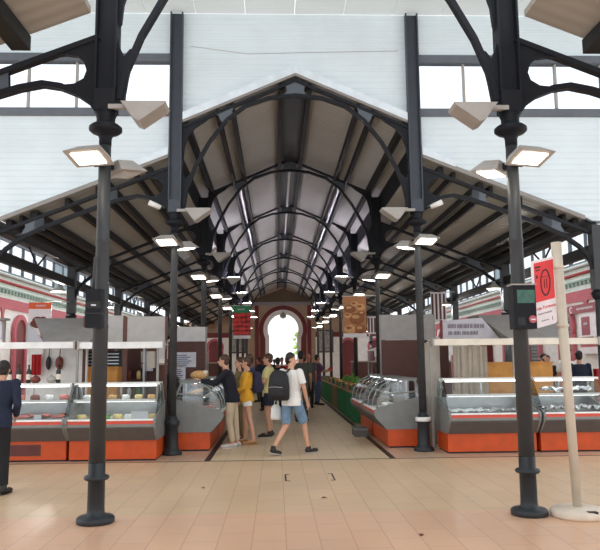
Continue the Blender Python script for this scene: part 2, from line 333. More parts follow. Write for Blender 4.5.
# ------------------------------------------------------------------ columns
def make_column(big):
    t = thing('iron_column', 'x', 'column', (0,0,0), 0, 'iron columns along the aisle')
    if big:
        MB().lathe([(.18,0),(.185,.02),(.18,.06),(.13,.09),(.115,.14),(.105,.48),(.13,.51),(.135,.58),(.105,.61),(.072,.68)], n=20).build('base', 'ironlow', t)
        MB().lathe([(.07,.68),(.063,3.6),(.06,3.98)], n=20).build('shaft', 'iron', t)
    else:
        MB().lathe([(.18,0),(.192,.008),(.192,.05),(.175,.066),(.11,.075),(.09,.1),(.087,.14),(.086,.42),(.118,.43),(.13,.45),(.118,.47),(.086,.48),(.086,.6)], n=24).build('base', 'ironlow', t)
        MB().lathe([(.085,.6),(.078,1.98),(.082,1.99),(.082,2.02),(.077,2.03),(.071,2.88),(.076,2.89),(.076,2.93),(.07,2.94),(.064,3.98)], n=20).build('shaft', 'iron', t)
    MB().lathe([(.066,3.98),(.068,4.06),(.085,4.1),(.15,4.125),(.178,4.15),(.178,4.185),(.15,4.21),(.1,4.225),(.1,4.29),(.13,4.36)], n=20).build('capital', 'irondark', t)
    return t
def post_mb(z1):
    m = MB(); m.bb(-.115, .115, -.1, .1, 4.36, 4.6); m.bb(-.1, .1, -.012, .012, 4.6, z1)
    for x in (-.108, .108): m.bb(x - .012, x + .012, -.1, .1, 4.6, z1)
    return m
colA, colB = make_column(False), make_column(True)
for n in range(1, 9):
    for s in (-1, 1):
        src = colA if n == 1 else colB
        first = (n in (1, 2) and s == -1)
        c = src if first else dup(src)
        c.location = (s*2.25, row(n), 0); c.rotation_euler = (0,0,0)
        c['label'] = 'dark grey cast iron column, %s back along the %s side of the central aisle' % (ORD[n] if n > 1 else 'first', SIDE[s])
        c['kind'] = 'thing'
for o in [o for o in bpy.data.objects if o.name.startswith('iron_column')]:
    n = round((o.location.y - R1)/BAY) + 1
    post_mb(ZT - .02 if n == 2 else (5.9 if n > 1 else 6.2)).build('upper_post', 'steelpost' if n == 2 else 'irondark', o)
    if n == 2 and o.location.x > 0: MB().lathe([(.125,.52),(.14,.53),(.14,.59),(.125,.6)], n=20).build('band', 'white', o)['label'] = 'white band'

# ------------------------------------------------------------------ roof trusses
def make_truss():
    t = thing('roof_truss', 'x', 'roof truss', (0,0,0), 0, 'iron roof trusses')
    half = [(2.1,4.5),(2.03,4.85),(1.88,5.24),(1.62,5.72),(1.3,6.14),(.95,6.42),(.5,6.58),(0,6.63)]
    pts = [(-x, z) for x, z in half] + [(x, z) for x, z in reversed(half[:-1])]
    MB().rib(pts, .06, -.05, .05).build('nave_arch', 'irondark', t)
    for s in (-1, 1):
        MB().rib([(0, 6.92), (s*2.15, 5.99)], .055, -.05, .05).build('rafter', 'irondark', t)
        # haunch gusset with hollowed sides
        g = [(1.02,6.47),(1.16,6.40),(1.2,6.30),(1.14,6.24),(1.34,6.06),(1.42,6.14),(1.46,6.24),(1.56,6.25)]
        MB().prism([(s*x, z) for x, z in g], -.03, .03).build('gusset', 'gus', t)
        # corner web at the eave and foot web over the capital
        c = [(2.15,5.98)] + [(2.15 - .42*(1-math.sin(a)) , 5.55 + .43*(1 - math.cos(a)) + .0) for a in [k*PI/12 for k in range(7)]][::-1]
        c = [(2.15,5.96),(1.6,6.2),(1.72,6.1),(1.9,5.98),(2.02,5.82),(2.08,5.62),(2.1,5.4),(2.15,5.3)]
        MB().prism([(s*x, z) for x, z in c], -.03, .03).build('corner_web', 'irondark', t)
        MB().prism([(s*x, z) for x, z in [(2.15,4.4),(2.06,4.45),(2.0,4.85),(1.93,5.1),(2.0,5.08),(2.06,5.0),(2.11,5.1),(2.15,5.3)]], -.035, .035).build('foot_web', 'irondark', t)
        # side aisle: rafter, lower rib, gussets
        MB().rib([(s*2.34, roofz(2.34) - .2), (s*5.55, roofz(5.55) - .2)], .06, -.05, .05).build('aisle_rafter', 'irondark', t)
        lo = [(2.33,4.36),(2.42,4.48),(2.55,4.57),(2.75,4.65),(2.95,4.68),(3.2,4.63),(3.6,4.50),(4.13,4.3),(4.6,4.11),(5.03,3.9),(5.3,3.7),(5.47,3.5),(5.58,3.2)]
        MB().rib([(s*x, z) for x, z in lo], .065, -.05, .05).build('aisle_rib', 'irondark', t)
        def hollow(x, w_):
            zt, zb = roofz(x) - .22, roofz(x) - .43
            q = [(-w_*1.5, .06),(-w_*.7, .03),(-w_*.45,-.09),(-w_*.8,-.2),(-w_*1.6,-.165),(w_*1.6,-.275),(w_*.9,-.24),(w_*.5,-.12),(w_*.7,-.03),(w_*1.5,-.06)]
            q = [(x + a, roofz(x) - .2 + b) for a, b in q]
            return [(s*a, b) for a, b in q]
        MB().prism(hollow(3.5, .12), -.03, .03).build('gusset', 'gus', t)
        MB().prism(hollow(4.88, .16), -.03, .03).build('gusset', 'gus', t)
        wb = [(2.36,5.36),(2.62,5.27),(2.5,5.15)] + [(2.44 - .0, 5.02), (2.42, 4.92), (2.46, 4.82), (2.56, 4.72), (2.72,4.66), (2.5,4.56),(2.36,4.4)]
        wb = [(2.36,5.22),(2.95,4.98),(2.72,5.02),(2.58,5.0),(2.5,4.93),(2.47,4.83),(2.5,4.74),(2.6,4.68),(2.78,4.66),(2.5,4.52),(2.36,4.38)]
        MB().prism([(s*x, z) for x, z in wb], -.035, .035).build('bracket_web', 'irondark', t)
    g = [(-.3,6.62),(.3,6.62),(.2,6.66),(.16,6.72),(.18,6.80),(.26,6.84),(0,6.93),(-.26,6.84),(-.18,6.80),(-.16,6.72),(-.2,6.66)]
    MB().prism(g, -.03, .03).build('crown_gusset', 'gus', t)
    return t
tr = make_truss()
for n in range(1, 9):
    c = tr if n == 1 else dup(tr)
    c.location = (0, row(n), 0); c['label'] = 'dark iron roof truss arching over the aisle on the %s pair of columns' % ('first' if n == 1 else ORD[n])

# ------------------------------------------------------------------ outer posts, girders and hat lamps
def make_post():
    t = thing('side_post', 'x', 'column', (0,0,0), 0, 'outer posts of the side aisles')
    MB().lathe([(.16,0),(.16,.06),(.11,.1),(.09,.6),(.08,2.7)], n=14).build('shaft', 'iron', t)
    MB().lathe([(.08,2.7),(.13,2.76),(.14,2.82),(.09,2.88)], n=14).build('capital', 'irondark', t)
    m = MB(); m.bb(-.1, .1, -.1, .1, 2.88, 4.1); m.build('upper_post', 'iron', t); return t
def make_hat():
    t = thing('hat_lamp', 'x', 'lamp', (0,0,0), 0, 'round hat lamps on the outer posts')
    MB().lathe([(.2,0),(.2,.02),(.1,.1),(.05,.14),(.04,.2)], n=18).build('lamp_shade', 'lampgrey', t)
    MB().lathe([(.17,-.008),(.17,.0)], n=18).build('lens', 'lens', t)
    MB().tube((0,0,.16), (.26,0,.16), .015).build('arm', 'irondark', t); return t
po, hat = make_post(), make_hat(); k = 0
for n in range(2, 9):
    for s in (-1, 1):
        c = po if k == 0 else dup(po)
        c.location = (s*5.62, row(n), 0); c['label'] = 'dark iron outer post at the edge of the %s aisle, %s of its row' % (SIDE[s], ORD[n-1] if n > 2 else 'first')
        if n >= 3:
            h = hat if (n == 3 and s == -1) else dup(hat)
            h.location = (s*5.62 - .32 * 1, row(n) - .05, 3.44) if s < 0 else (s*5.62 - .32, row(n) - .05, 3.44)
            L = bpy.data.lights.new('hat_lamp_bulb', 'POINT'); L.energy = 85; L.shadow_soft_size = .05; L.color = (1, .97, .92)
            lo = bpy.data.objects.new('hat_lamp_bulb', L); COL.objects.link(lo); lo.location = (h.location.x, h.location.y, 3.37)
            h['label'] = 'round grey hat lamp on the outer post of the %s aisle, %s back' % (SIDE[s], ORD[n-2] if n > 3 else 'first')
        k += 1
for s in (-1, 1):
    t = thing('lattice_girder', 'long dark lattice girder tying the outer posts along the %s side' % SIDE[s], 'girder', (s*5.62, R2, 3.55))
    MB().bb(-.06, .06, .1, YEND - R2, .0, .2).build('bottom_chord', 'beam', t)
    for n in range(2, 9):
        for q in (.5,):
            yb = (n - 2)*BAY + q*BAY
            for dy in (-.55, .55):
                if yb + dy < YEND - R2: MB().bar((0, yb, .2), (0, yb + dy, .53), .03, .03).build('strut', 'irondark', t)

# ------------------------------------------------------------------ floodlights
def make_flood():
    t = thing('floodlight', 'x', 'floodlight', (0,0,0), 0, 'floodlights on the columns')
    # lens faces down; local -y is the throwing side
    m = MB(); a = [(-.22,-.18,0),(.22,-.18,0),(.22,.14,0),(-.22,.14,0)]; b = [(-.12,-.06,.13),(.12,-.06,.13),(.14,.13,.12),(-.14,.13,.12)]
    m.add(a + b, [(3,2,1,0),(4,5,6,7),(0,1,5,4),(1,2,6,5),(2,3,7,6),(3,0,4,7)]); m.build('housing', 'lampgrey', t)
    MB().bb(-.155, .155, -.125, .085, -.012, 0).build('lens', 'lens', t)
    MB().bb(-.05, .05, .1, .2, .03, .1).build('bracket', 'irondark', t); return t
def make_up():
    t = thing('uplight', 'x', 'uplight', (0,0,0), 0, 'uplights on the columns')
    MB().prism([(.16,0),(.64,.0),(.62,-.035),(.36,-.22),(.3,-.19),(.2,-.05)], -.15, .15).build('housing', 'lampgrey', t)
    MB().bb(.22, .6, -.12, .12, .0, .012).build('lens', 'lensoff', t)
    MB().bb(0, .3, -.03, .03, -.04, .01).build('arm', 'lampgrey', t); return t
fl, up = make_flood(), make_up(); fl_used = up_used = False
lens_off_mesh = None
for n in range(1, 9):
    for s in (-1, 1):
        nm = 'first' if n == 1 else ORD[n]
        c = dup(fl) if fl_used else fl; fl_used = True
        c.location = (s*2.25 + s*.1, row(n) - .24, 3.76); c.rotation_euler = (math.radians(-17), 0, s*math.radians(14))
        c['label'] = 'lit floodlight facing forward on the %s %s column, upper one of the pair' % (nm, SIDE[s])
        c = dup(fl); c.location = (s*2.25 - s*.16, row(n) + .2, 3.72); c.rotation_euler = (math.radians(-6), 0, -s*math.radians(130) + PI*0)
        c['label'] = '%s floodlight turned to the aisle on the %s %s column, lower one of the pair' % ('unlit' if (n == 1 and s < 0) else 'lit', nm, SIDE[s])
        if n == 1 and s < 0:
            for ch in c.children:
                if ch.name.startswith('lens'): ch.data = ch.data.copy(); ch.data.materials[0] = M['lensoff']
        c = dup(up) if up_used else up; up_used = True
        c.location = (s*2.2, row(n) - .1, 4.4); c.rotation_euler = (0, 0, 0 if s < 0 else PI)
        c['label'] = 'grey wedge shaped uplight pointing over the aisle from the %s %s column' % (nm, SIDE[s])
for o in list(bpy.data.objects):
    if o.name.startswith('uplight') and o.location.y > row(3.5):
        for ch in o.children:
            if ch.name.startswith('lens'): ch.data = ch.data.copy(); ch.data.materials[0] = M['lensup']
for s in (-1, 1):
    t = thing('camera_spot', 'small white security camera on the second %s column' % SIDE[s], 'security camera', (s*2.5, R2 - .1, 4.42), 0)
    MB().tube((s*.0,0,.02), (s*.2,-.08,.1), .045, .05, 10).build('housing', 'white', t); MB().tube((-s*.14,.1,-.02), (0,0,.03), .018).build('bracket', 'irondark', t)

# ------------------------------------------------------------------ side walls with arches
def make_arch():
    m = MB(); n = 20; ro, ri = .62, .46; zc = 2.62; pts = []
    a0 = -.45
    for k in range(n + 1):
        a = a0 + (PI - 2*a0) * k / n; pts.append((math.cos(a), math.sin(a)))
    vs = []
    for c_, s_ in pts:
        for r in (ro, ri):
            for x in (0, -.1): vs.append((x, r*c_, zc + r*s_))
    fs = []
    for k in range(n):
        b = 4*k; c = b + 4
        fs += [(b, c, c+1, b+1), (b+2, b+3, c+3, c+2), (b, b+2, c+2, c), (b+1, c+1, c+3, b+3)]
    m.add(vs, fs)
    m.bb(-.1, 0, -ro + .02, -ri + .06, 0, zc - .25); m.bb(-.1, 0, ri - .06, ro - .02, 0, zc - .25)
    return m
def arch_panel():
    m = MB(); n = 20; pts = [(.44*math.cos(-.45 + (PI + .9)*k/n), 2.62 + .47*math.sin(-.45 + (PI + .9)*k/n)) for k in range(n + 1)]
    m.prism([(-.4, 0)] + [(.4, 0)] + pts, -.05, -.02, 'yz'); return m
ma, mp_ = make_arch().mesh('door_frame', 'red'), arch_panel().mesh('door', 'darkred')
mp2 = arch_panel().mesh('door', 'shutter')
k = 1
for s in (-1, 1):
    struct(MB().bb(s*9, s*9.25, R2 + .15, YEND + .2, 0, 4.5).build('wall_left' if s < 0 else 'wall_right', 'wall'))
    struct(MB().bb(s*8.96, s*9, R2 + .15, YEND, 3.98, 4.5).build('trim_11', 'wallup'))
    m = MB(); m.bb(s*8.95, s*9, R2 + .15, YEND, 3.36, 3.69)
    y = 16.25 if s < 0 else 14.8
    while y < YEND - 1:
        m.prism([(y - .16, 3.36), (y + .16, 3.36), (y + .07, 3.2), (y + .06, 2.95), (y, 2.86), (y - .06, 2.95), (y - .07, 3.2)], s*8.95, s*9, 'yz'); y += 2.8
    struct(m.build('trim_12', 'red'))
    m = MB(); m.bb(s*8.88, s*9, R2 + .15, YEND, 3.95, 4.0); y = R2 + .4
    while y < YEND: m.bb(s*8.9, s*9, y, y + .14, 3.84, 3.95); y += .28
    struct(m.build('trim_13', 'greenw'))
    m = MB(); m.bb(s*8.97, s*9.0, R2 + .15, YEND, 3.69, 3.84); struct(m.build('trim_14', 'wallup'))
    y = 14.85 if s < 0 else 16.2
    while y < YEND - 1:
        d = bpy.data.objects.new('door_%d' % k, mp2 if s > 0 else mp_); COL.objects.link(d); struct(d); d.location = (s*8.97, y, 0)
        fr = bpy.data.objects.new('door_frame', ma); COL.objects.link(fr); fr.parent = d
        if s < 0: d.rotation_euler = (0, 0, PI)
        y += 2.8; k += 1
    # band of clerestory windows over the wall
    fr = MB(); fr.bb(s*9.05, s*9.17, R2 + .15, YEND, 4.5, 4.58); fr.bb(s*9.05, s*9.17, R2 + .15, YEND, 5.56, 5.68)
    wn = struct(fr.build('window_3' if s < 0 else 'window_4', 'winframe')); y = R2 + .2; j = 0
    while y < YEND - 1.1:
        th = .1 if j % 4 == 0 else .045
        MB().bb(s*9.06, s*9.16, y, y + th, 4.58, 5.56).build('mullion', 'winframe', wn)
        MB().bb(s*9.1, s*9.105, y + th, y + 1.1, 4.58, 5.56).build('window_pane', 'bluepane' if (j % 9) in (4, 5) and y < 30 else 'wglass', wn)
        y += 1.1; j += 1
    tag(MB().path([(s*8.92, R2 + .3, 4.19), (s*8.92, YEND, 4.19)], .05, 8).build('red_pipe', 'pipered'), 'long dull red pipe running along the %s perimeter wall' % SIDE[s], 'pipe')
    tag(MB().path([(s*8.92, R2 + .3, 4.40), (s*8.92, YEND, 4.40)], .045, 8).build('grey_pipe', 'pipegrey'), 'long pale grey pipe above the red one on the %s wall' % SIDE[s], 'pipe')

# ------------------------------------------------------------------ end wall with the bright horseshoe doorway
def hs(cx, zc, r, a0, n=28): return [(cx + r*math.cos(a0 + (PI - 2*a0)*k/n), zc + r*math.sin(a0 + (PI - 2*a0)*k/n)) for k in range(n + 1)]
def ring(o, i, y0, y1, mi=0, m=None):
    m = m or MB(); n = len(o); vs = []
    for (a, b), (c, d) in zip(o, i): vs += [(a, y0, b), (c, y0, d), (c, y1, d), (a, y1, b)]
    fs = [(0,1,2,3), (4*n-1,4*n-2,4*n-3,4*n-4)]
    for k in range(n-1):
        for q in range(4): fs.append((4*k+q, 4*k+4+q, 4*k+4+(q+1) % 4, 4*k+(q+1) % 4))
    return m.add(vs, fs, mi)
CX = .1
inner = [(CX + .98, 0)] + hs(CX, 3.85, 1.08, -.45) + [(CX - .98, 0)]
white_o = [(CX + 1.25, 0)] + hs(CX, 3.85, 1.4, -.45) + [(CX - 1.25, 0)]
red_o = [(CX + 1.62, 0)] + hs(CX, 3.85, 1.7, -.3) + [(CX - 1.62, 0)]
t = struct(ring(red_o, white_o, YEND - .06, YEND + .1).build('door_frame', 'darkred'))
d = struct(ring(white_o, inner, YEND - .08, YEND + .15).build('door_frame', 'wall'))
outer = []
for (x, z) in red_o:
    dx, dz = x - CX, max(z - 3.9, 0)
    k = min(2.2/abs(dx) if abs(dx) > 1e-4 else 9, (5.9 - 3.9)/dz if dz > 1e-4 else 9)
    outer.append((CX + dx*k, z if dz <= 0 else 3.9 + dz*k))
struct(ring(outer, red_o, YEND, YEND + .1).build('wall_end', 'soil'))
m = MB(); m.prism([(-2.3, 5.9), (2.5, 5.9), (2.3, 6.2), (0, 7.05), (-2.3, 6.1)], YEND, YEND + .1); m.build('x', 'soil').name = 'wall_end'
for s in (-1, 1):
    m = MB(); m.prism([(s*2.05 + .1, 0), (s*9.2, 0), (s*9.2, 4.6), (s*5.5, 4.3), (s*2.2, 5.6), (s*2.2, 5.95), (s*2.05 + .1, 5.95)], YEND + .01, YEND + .12); m.build('wall_end', 'soil')
    struct(MB().bb(s*2.4, s*9, YEND - .03, YEND + .01, 3.3, 3.65).build('trim_15', 'darkred'))
    struct(MB().bb(s*2.4, s*8.8, YEND - .02, YEND + .01, 0, 3.3).build('trim_15', 'wall'))
    t = thing('framed_picture', 'tall framed black and white picture %s of the bright doorway on the end wall' % ('left' if s < 0 else 'right'), 'picture', (s*3.1, YEND - .05, 2.2))
    MB().bb(-.55, .55, -.03, .03, 0, 1.6).build('frame', 'black', t); MB().bb(-.47, .47, -.035, -.03, .08, 1.52).build('print', 'picture', t)
    for q in (4.7, 6.7):
        dd = bpy.data.objects.new('door_%d' % k if False else 'door_90', mp_); COL.objects.link(dd); struct(dd); dd.location = (s*q, YEND - .06, 0); dd.rotation_euler = (0, 0, -PI/2)
        fr = bpy.data.objects.new('door_frame', ma); COL.objects.link(fr); fr.parent = dd
struct(MB().bb(-2.15, 2.35, YEND - .12, YEND, 5.66, 5.8).bb(-2.05, 2.25, YEND - .08, YEND, 5.56, 5.66).build('trim_15', 'hood'))
struct(MB().prism([(-2.2, 5.8), (2.4, 5.8), (2.4, 5.92), (.1, 6.78), (-2.2, 5.92)], YEND - .05, YEND).build('trim_15', 'bark'))
for s in (-1, 1):
    struct(MB().bb(s*1.86 + .1 - .13, s*1.86 + .1 + .13, YEND - .1, YEND, 0, 5.56).build('trim_15', 'darkred'))
for o in bpy.data.objects:
    if o.name.startswith('wall_end'): struct(o)
t = thing('hanging_lantern', 'dark lantern hanging in the crown of the bright doorway', 'lantern', (CX, YEND - .12, 4.6))
MB().lathe([(.05,.0),(.22,.1),(.24,.25),(.1,.4),(.03,.5)], n=12).build('body', 'lampgrey', t); MB().tube((0,0,.5), (0,0,1.2), .012).build('chain', 'black', t)
struct(MB().bb(-30, 30, YEND + .2, YEND + 60, -.14, -.02).build('ground', 'ground'))
t = thing('street_tree', 'pale green leafy tree seen through the bright doorway', 'tree', (1.9, YEND + 6, 0))
MB().tube((0,0,0), (0,0,2.4), .12, .09).build('trunk', 'bark', t); m = MB()
for q in range(160):
    a, b = random.uniform(0, 2*PI), random.uniform(-1, 1); r = 1.25*random.uniform(.5, 1)
    c = (r*math.cos(a)*math.sqrt(1-b*b)*.8, r*math.sin(a)*math.sqrt(1-b*b)*.8, 2.9 + 1.3*b*random.uniform(.7, 1))
    m.ell(c, (.2, .2, .08), 6, 4, rot=rot('X', random.uniform(-1, 1)) @ rot('Y', random.uniform(-1, 1)))
m.build('crown', 'leaf', t)


# ------------------------------------------------------------------ refrigerated counters
def counter(label, loc, rz, w, curved=False, group='refrigerated display counters', vent=False, endframe='grey'):
    t = thing('display_counter', label, 'counter', loc, rz, group)
    MB().bb(.02, w - .02, .1, .86, .03, .34).build('plinth', 'orange', t)
    MB().bb(.04, w - .04, .14, .84, 0, .03).build('kick_strip', 'black', t)
    if vent:
        v = MB().bb(.57, 1.12, .092, .1, .1, .28).build('vent_grille', 'brown', t)
        m = MB()
        for k in range(9): m.bb(.59 + k*.058, .615 + k*.058, .088, .092, .12, .26)
        m.build('slats', 'darkred', v)
    MB().prism([(.06,.34),(-.1,.55),(-.1,.57),(.1,.57),(.86,.62),(.86,.34)], .03, w - .03, 'yz').build('body', 'darkgrey', t)
    MB().prism([(-.1,.565),(-.125,.575),(-.125,.62),(-.1,.62)], .03, w - .03, 'yz').build('bumper', 'grey', t)
    MB().prism([(-.1,.62),(-.125,.62),(-.12,.675),(-.1,.675)], .03, w - .03, 'yz').build('front_stripe', 'stripe', t)
    MB().prism([(-.12,.675),(-.1,.70),(-.06,.70),(-.06,.66),(-.1,.66)], .03, w - .03, 'yz').build('front_edge', 'white', t)
    MB().prism([(-.1,.62),(.8,.66),(.8,.69),(-.1,.65)], .04, w - .04, 'yz').build('deck', 'white', t)
    MB().bb(.03, w - .03, .8, .86, .6, .93).build('rear_wall', 'steel', t)
    side = [(.08,.34),(-.12,.55),(-.15,.64),(-.14,.70),(-.05,.735),(.25,.80),(.6,.89),(.86,.95),(.86,.34)]
    for x in (0, w - .035):
        MB().prism(side, x, x + .035, 'yz').build('side_panel', 'grey', t)
    zt = 1.25
    if curved: prof = [(-.09,.72),(-.07,.88),(.0,1.02),(.12,1.14),(.3,1.23),(.36,1.25)]
    else: prof = [(-.09,.70),(.02,.86),(.15,1.03),(.33,1.24)]
    m = MB(); n = len(prof)
    m.add([(x, y, z) for y, z in prof for x in (.04, w - .04)], [(2*k, 2*k+1, 2*k+3, 2*k+2) for k in range(n-1)], 0, True); m.build('front_glass', 'cglass', t)
    sg = prof + [(.62, zt), (.74, .93), (.25, .81)]
    for x in (.012, w - .02):
        MB().prism(sg, x, x + .006, 'yz').build('side_glass', 'cglass', t)
        m = MB()
        if curved:
            for a, b in zip(prof, prof[1:]): m.bar((x, a[0], a[1]), (x, b[0], b[1]), .03, .03)
            m.bar((x, .62, zt), (x, .76, .93), .035, .04); m.bar((x, -.09, .72), (x, .76, .93), .03, .04); m.bar((x, .36, zt), (x, .62, zt), .03, .04)
            m.bar((x, .1, .98), (x, .7, 1.04), .025, .03)
        else:
            m.bar((x, .60, zt), (x, .78, .93), .03, .03); m.bar((x, .33, zt), (x, .6, zt), .02, .03)
        m.build('end_frame', 'grey' if curved else 'steel', t)
    if curved:
        for q in (.34, .67):
            m = MB()
            for a, b in zip(prof, prof[1:]): m.bar((w*q, a[0], a[1]), (w*q, b[0], b[1]), .02, .012)
            m.build('glass_joint', 'steel', t)
    MB().bb(.08, w - .08, .36, .4, zt - .03, zt).build('strip_light', 'striplight', t)
    MB().bb(.02, w - .02, .3, .68, zt, zt + .035).build('top_shelf', 'white' if not curved else 'grey', t)
    s_ = MB().bb(.05, w - .05, .2, .66, .985, .995).build('glass_shelf', 'cglass', t)
    MB().bb(.05, w - .05, .17, .2, .97, 1.01).build('shelf_edge', 'white', s_)
    MB().bb(.08, w - .08, .2, .23, .965, .983).build('strip_light', 'striplight', s_)
    for x in (.06, w/2, w - .06): MB().bb(x - .012, x + .012, .64, .665, .92, zt).build('upright', 'steel', t)
    return t
ZD = .665
counter('orange based meat counter with a slatted vent, at the far left of the front stalls', (-5.44, 11.74, 0), 0, 1.56, vent=True)
counter('orange based cheese counter behind the nearest left column', (-3.86, 11.7, 0), 0, 1.48)
counter('orange based counter lined with crumpled sheets, right front stall beside the white banded column', (2.56, 12.0, 0), 0, 1.6)
counter('orange based counter heaped with crumpled foil behind the cream sign pole', (4.2, 12.0, 0), 0, 1.22)
counter('curved glass counter with pink meat, on the left of the aisle, being served', (-1.52, 12.92, 0), PI/2, 1.75, True)
counter('curved glass counter at the near right corner of the aisle', (1.58, 15.0, 0), -PI/2, 2.02, True)
counter('second curved glass counter down the right of the aisle', (1.58, 17.2, 0), -PI/2, 2.12, True)
counter('curved glass counter behind the customers, second on the left of the aisle', (-1.52, 14.8, 0), PI/2, 1.75, True)
t = thing('floor_box', 'low dark box on the floor beside the second curved glass counter', 'box', (1.42, 15.2, 0)); MB().bb(-.14, .14, -.3, .3, 0, .14).build('body', 'darkgrey', t); MB().bb(-.15, .15, -.31, .31, .14, .17).build('lid', 'grey', t)

# goods in the front counters
def blob(m, c, r, seed, mi=0, flat=1.):
    rr = random.Random(seed); n, k = 10, 7; vs = []
    ph = [rr.uniform(0, 6.28) for _ in range(4)]
    for j in range(k + 1):
        th = PI*j/k
        for i in range(n):
            a = 2*PI*i/n; q = 1 + .12*math.sin(2*a + ph[0]) + .1*math.sin(3*a + ph[1] + th*2)
            vs.append((c[0] + r[0]*q*math.sin(th)*math.cos(a), c[1] + r[1]*q*math.sin(th)*math.sin(a), c[2] - r[2]*math.cos(th)*(1 + .06*math.sin(a*2 + ph[2]))))
    m.add(vs, [(j*n+i, j*n+(i+1) % n, (j+1)*n+(i+1) % n, (j+1)*n+i) for j in range(k) for i in range(n)], mi, True); return m
def tray(name, label, cat, x, y, z, w, d, fill, group):
    t = thing(name, label, cat, (x, y, z), 0, group)
    m = MB(); m.bb(-w/2, w/2, -d/2, d/2, 0, .012)
    for a in (-1, 1): m.bb(a*w/2 - .008, a*w/2 + .008, -d/2, d/2, 0, .045); m.bb(-w/2, w/2, a*d/2 - .008, a*d/2 + .008, 0, .045)
    m.build('tray', 'steel', t); return t
# meat counter: trays, each cut a thing
names = ['leftmost tray', 'second tray from the left', 'middle tray', 'fourth tray', 'tray nearest the cheese counter']
for i in range(5):
    x = -5.22 + i*.29
    tray('meat_tray', 'steel tray in the meat counter, %s' % names[i], 'tray', x, 12.0, ZD, .26, .42, None, 'steel trays in the meat counter')
    for j in range(3):
        o = blob(MB(), (0,0,0), (.1, .055, .045), i*7+j).build('meat_cut', 'meat' if (i+j) % 3 else 'ham'); o.location = (x + random.uniform(-.02,.02), 11.87 + j*.125, ZD + .062)
        tag(o, 'cut of red and pink meat lying in a steel tray of the meat counter', 'meat', 'cuts of meat in the meat counter')
for i in range(6):
    o = MB().loft([(0,0,0,.08,.06),(0,0,.05,.085,.065),(0,0,.09,.06,.045)], 12).build('meat_pack', ['ham','white','meat'][i % 3]); o.location = (-5.3 + i*.25, 12.15, .997)
    tag(o, 'small package on the glass shelf of the meat counter', 'package', 'packages on the meat counter shelf')
for i in range(7):
    x = -3.7 + i*.2
    o = MB(); o.lathe([(.0,0),(.075,.0),(.085,.02),(.085,.06),(.07,.075),(0,.078)], n=16); o = o.build('cheese_round', ['cheese','bread','leafy','cheese','white','orangef','cheese'][i]); o.location = (x, 11.98 + .06*(i % 2), ZD + .012)
    tag(o, '%s round on the deck of the cheese counter, %s from its left' % (['yellow','tan','green','pale yellow','white','orange','deep yellow'][i], ['first','second','third','fourth','fifth','sixth','seventh'][i]), 'cheese', 'cheeses in the cheese counter')
for i in range(6):
    o = MB().loft([(0,0,0,.07,.05),(0,0,.06,.07,.05),(0,0,.08,.05,.035)], 12).build('cheese_pack', ['white','cheese','bread'][i % 3]); o.location = (-3.65 + i*.22, 12.12, .997)
    tag(o, 'small pale package on the glass shelf of the cheese counter', 'package', 'packages on the cheese counter shelf')
for i, (x, c) in enumerate(((-4.9, 'first'), (-4.35, 'second'))):
    t = thing('price_card', 'small white price card standing in the meat counter, %s from the left' % c, 'price card', (x, 11.72, ZD + .02)); MB().bb(-.06, .06, -.003, .003, 0, .09).build('card', 'paper', t); MB().bb(-.06, .06, .003, .03, 0, .006).build('foot', 'steel', t)
t = thing('price_card', 'white price card at the right end of the cheese counter', 'price card', (-2.68, 11.76, ZD + .02)); MB().bb(-.14, .14, -.003, .003, 0, .13).build('card', 'paper', t); MB().bb(-.14, .14, .003, .03, 0, .006).build('foot', 'steel', t)
def sheet(name, label, x, y, z, w, d, m, seed, amp):
    rr = random.Random(seed); nx, ny = 16, 10; vs = []; fs = []
    for q in (0, 1):
        rr2 = random.Random(seed)
        for j in range(ny + 1):
            for i in range(nx + 1):
                h = rr2.uniform(0, amp) + .5*amp*math.sin(i*1.3 + seed)*math.cos(j*.9)
                vs.append((x + w*(i/nx - .5), y + d*(j/ny - .5), z + .5*amp + h*.6 + (0 if q else .004)))
    N = (nx+1)*(ny+1)
    for j in range(ny):
        for i in range(nx):
            a = j*(nx+1)+i; fs.append((a, a+1, a+nx+2, a+nx+1)); fs.append((N+a, N+a+nx+1, N+a+nx+2, N+a+1))
    o = MB().add(vs, fs, 0, False).build(name, m); return tag(o, label, 'sheet', 'sheets covering the empty counters')
sheet('plastic_sheet', 'white crumpled sheet on the deck of the banded column counter, left half', 2.98, 12.25, ZD + .02, .7, .6, 'ice', 3, .05)
sheet('plastic_sheet', 'grey crumpled sheet on the deck of the banded column counter, right half', 3.7, 12.25, ZD + .02, .66, .6, 'foil', 5, .05)
sheet('foil_sheet', 'crumpled silver foil on the deck behind the cream sign pole', 4.5, 12.25, ZD + .02, .5, .6, 'foil', 8, .09)
sheet('foil_sheet', 'crumpled silver foil on the deck at the far right of the front stalls', 5.08, 12.25, ZD + .02, .56, .6, 'foil', 9, .1)
sheet('foil_sheet', 'crumpled silver foil on the glass shelf at the far right of the front stalls', 4.85, 12.4, 1.0, .9, .3, 'foil', 12, .1)
for i in range(5):
    o = blob(MB(), (0,0,0), (.12, .1, .035), 60+i).build('meat_piece', 'meat'); o.location = (-1.78 - .08*(i % 2), 13.15 + i*.28, ZD + .045)
    tag(o, 'pink piece of meat in the curved glass counter on the left of the aisle', 'meat', 'meat in the left curved counter')
    o = blob(MB(), (0,0,0), (.09, .11, .04), 70+i).build('bread_roll', 'bread'); o.location = (-1.98, 13.15 + i*.3, 1.04)
    tag(o, 'tan roll on the shelf of the curved glass counter on the left', 'bread', 'rolls in the left curved counter')
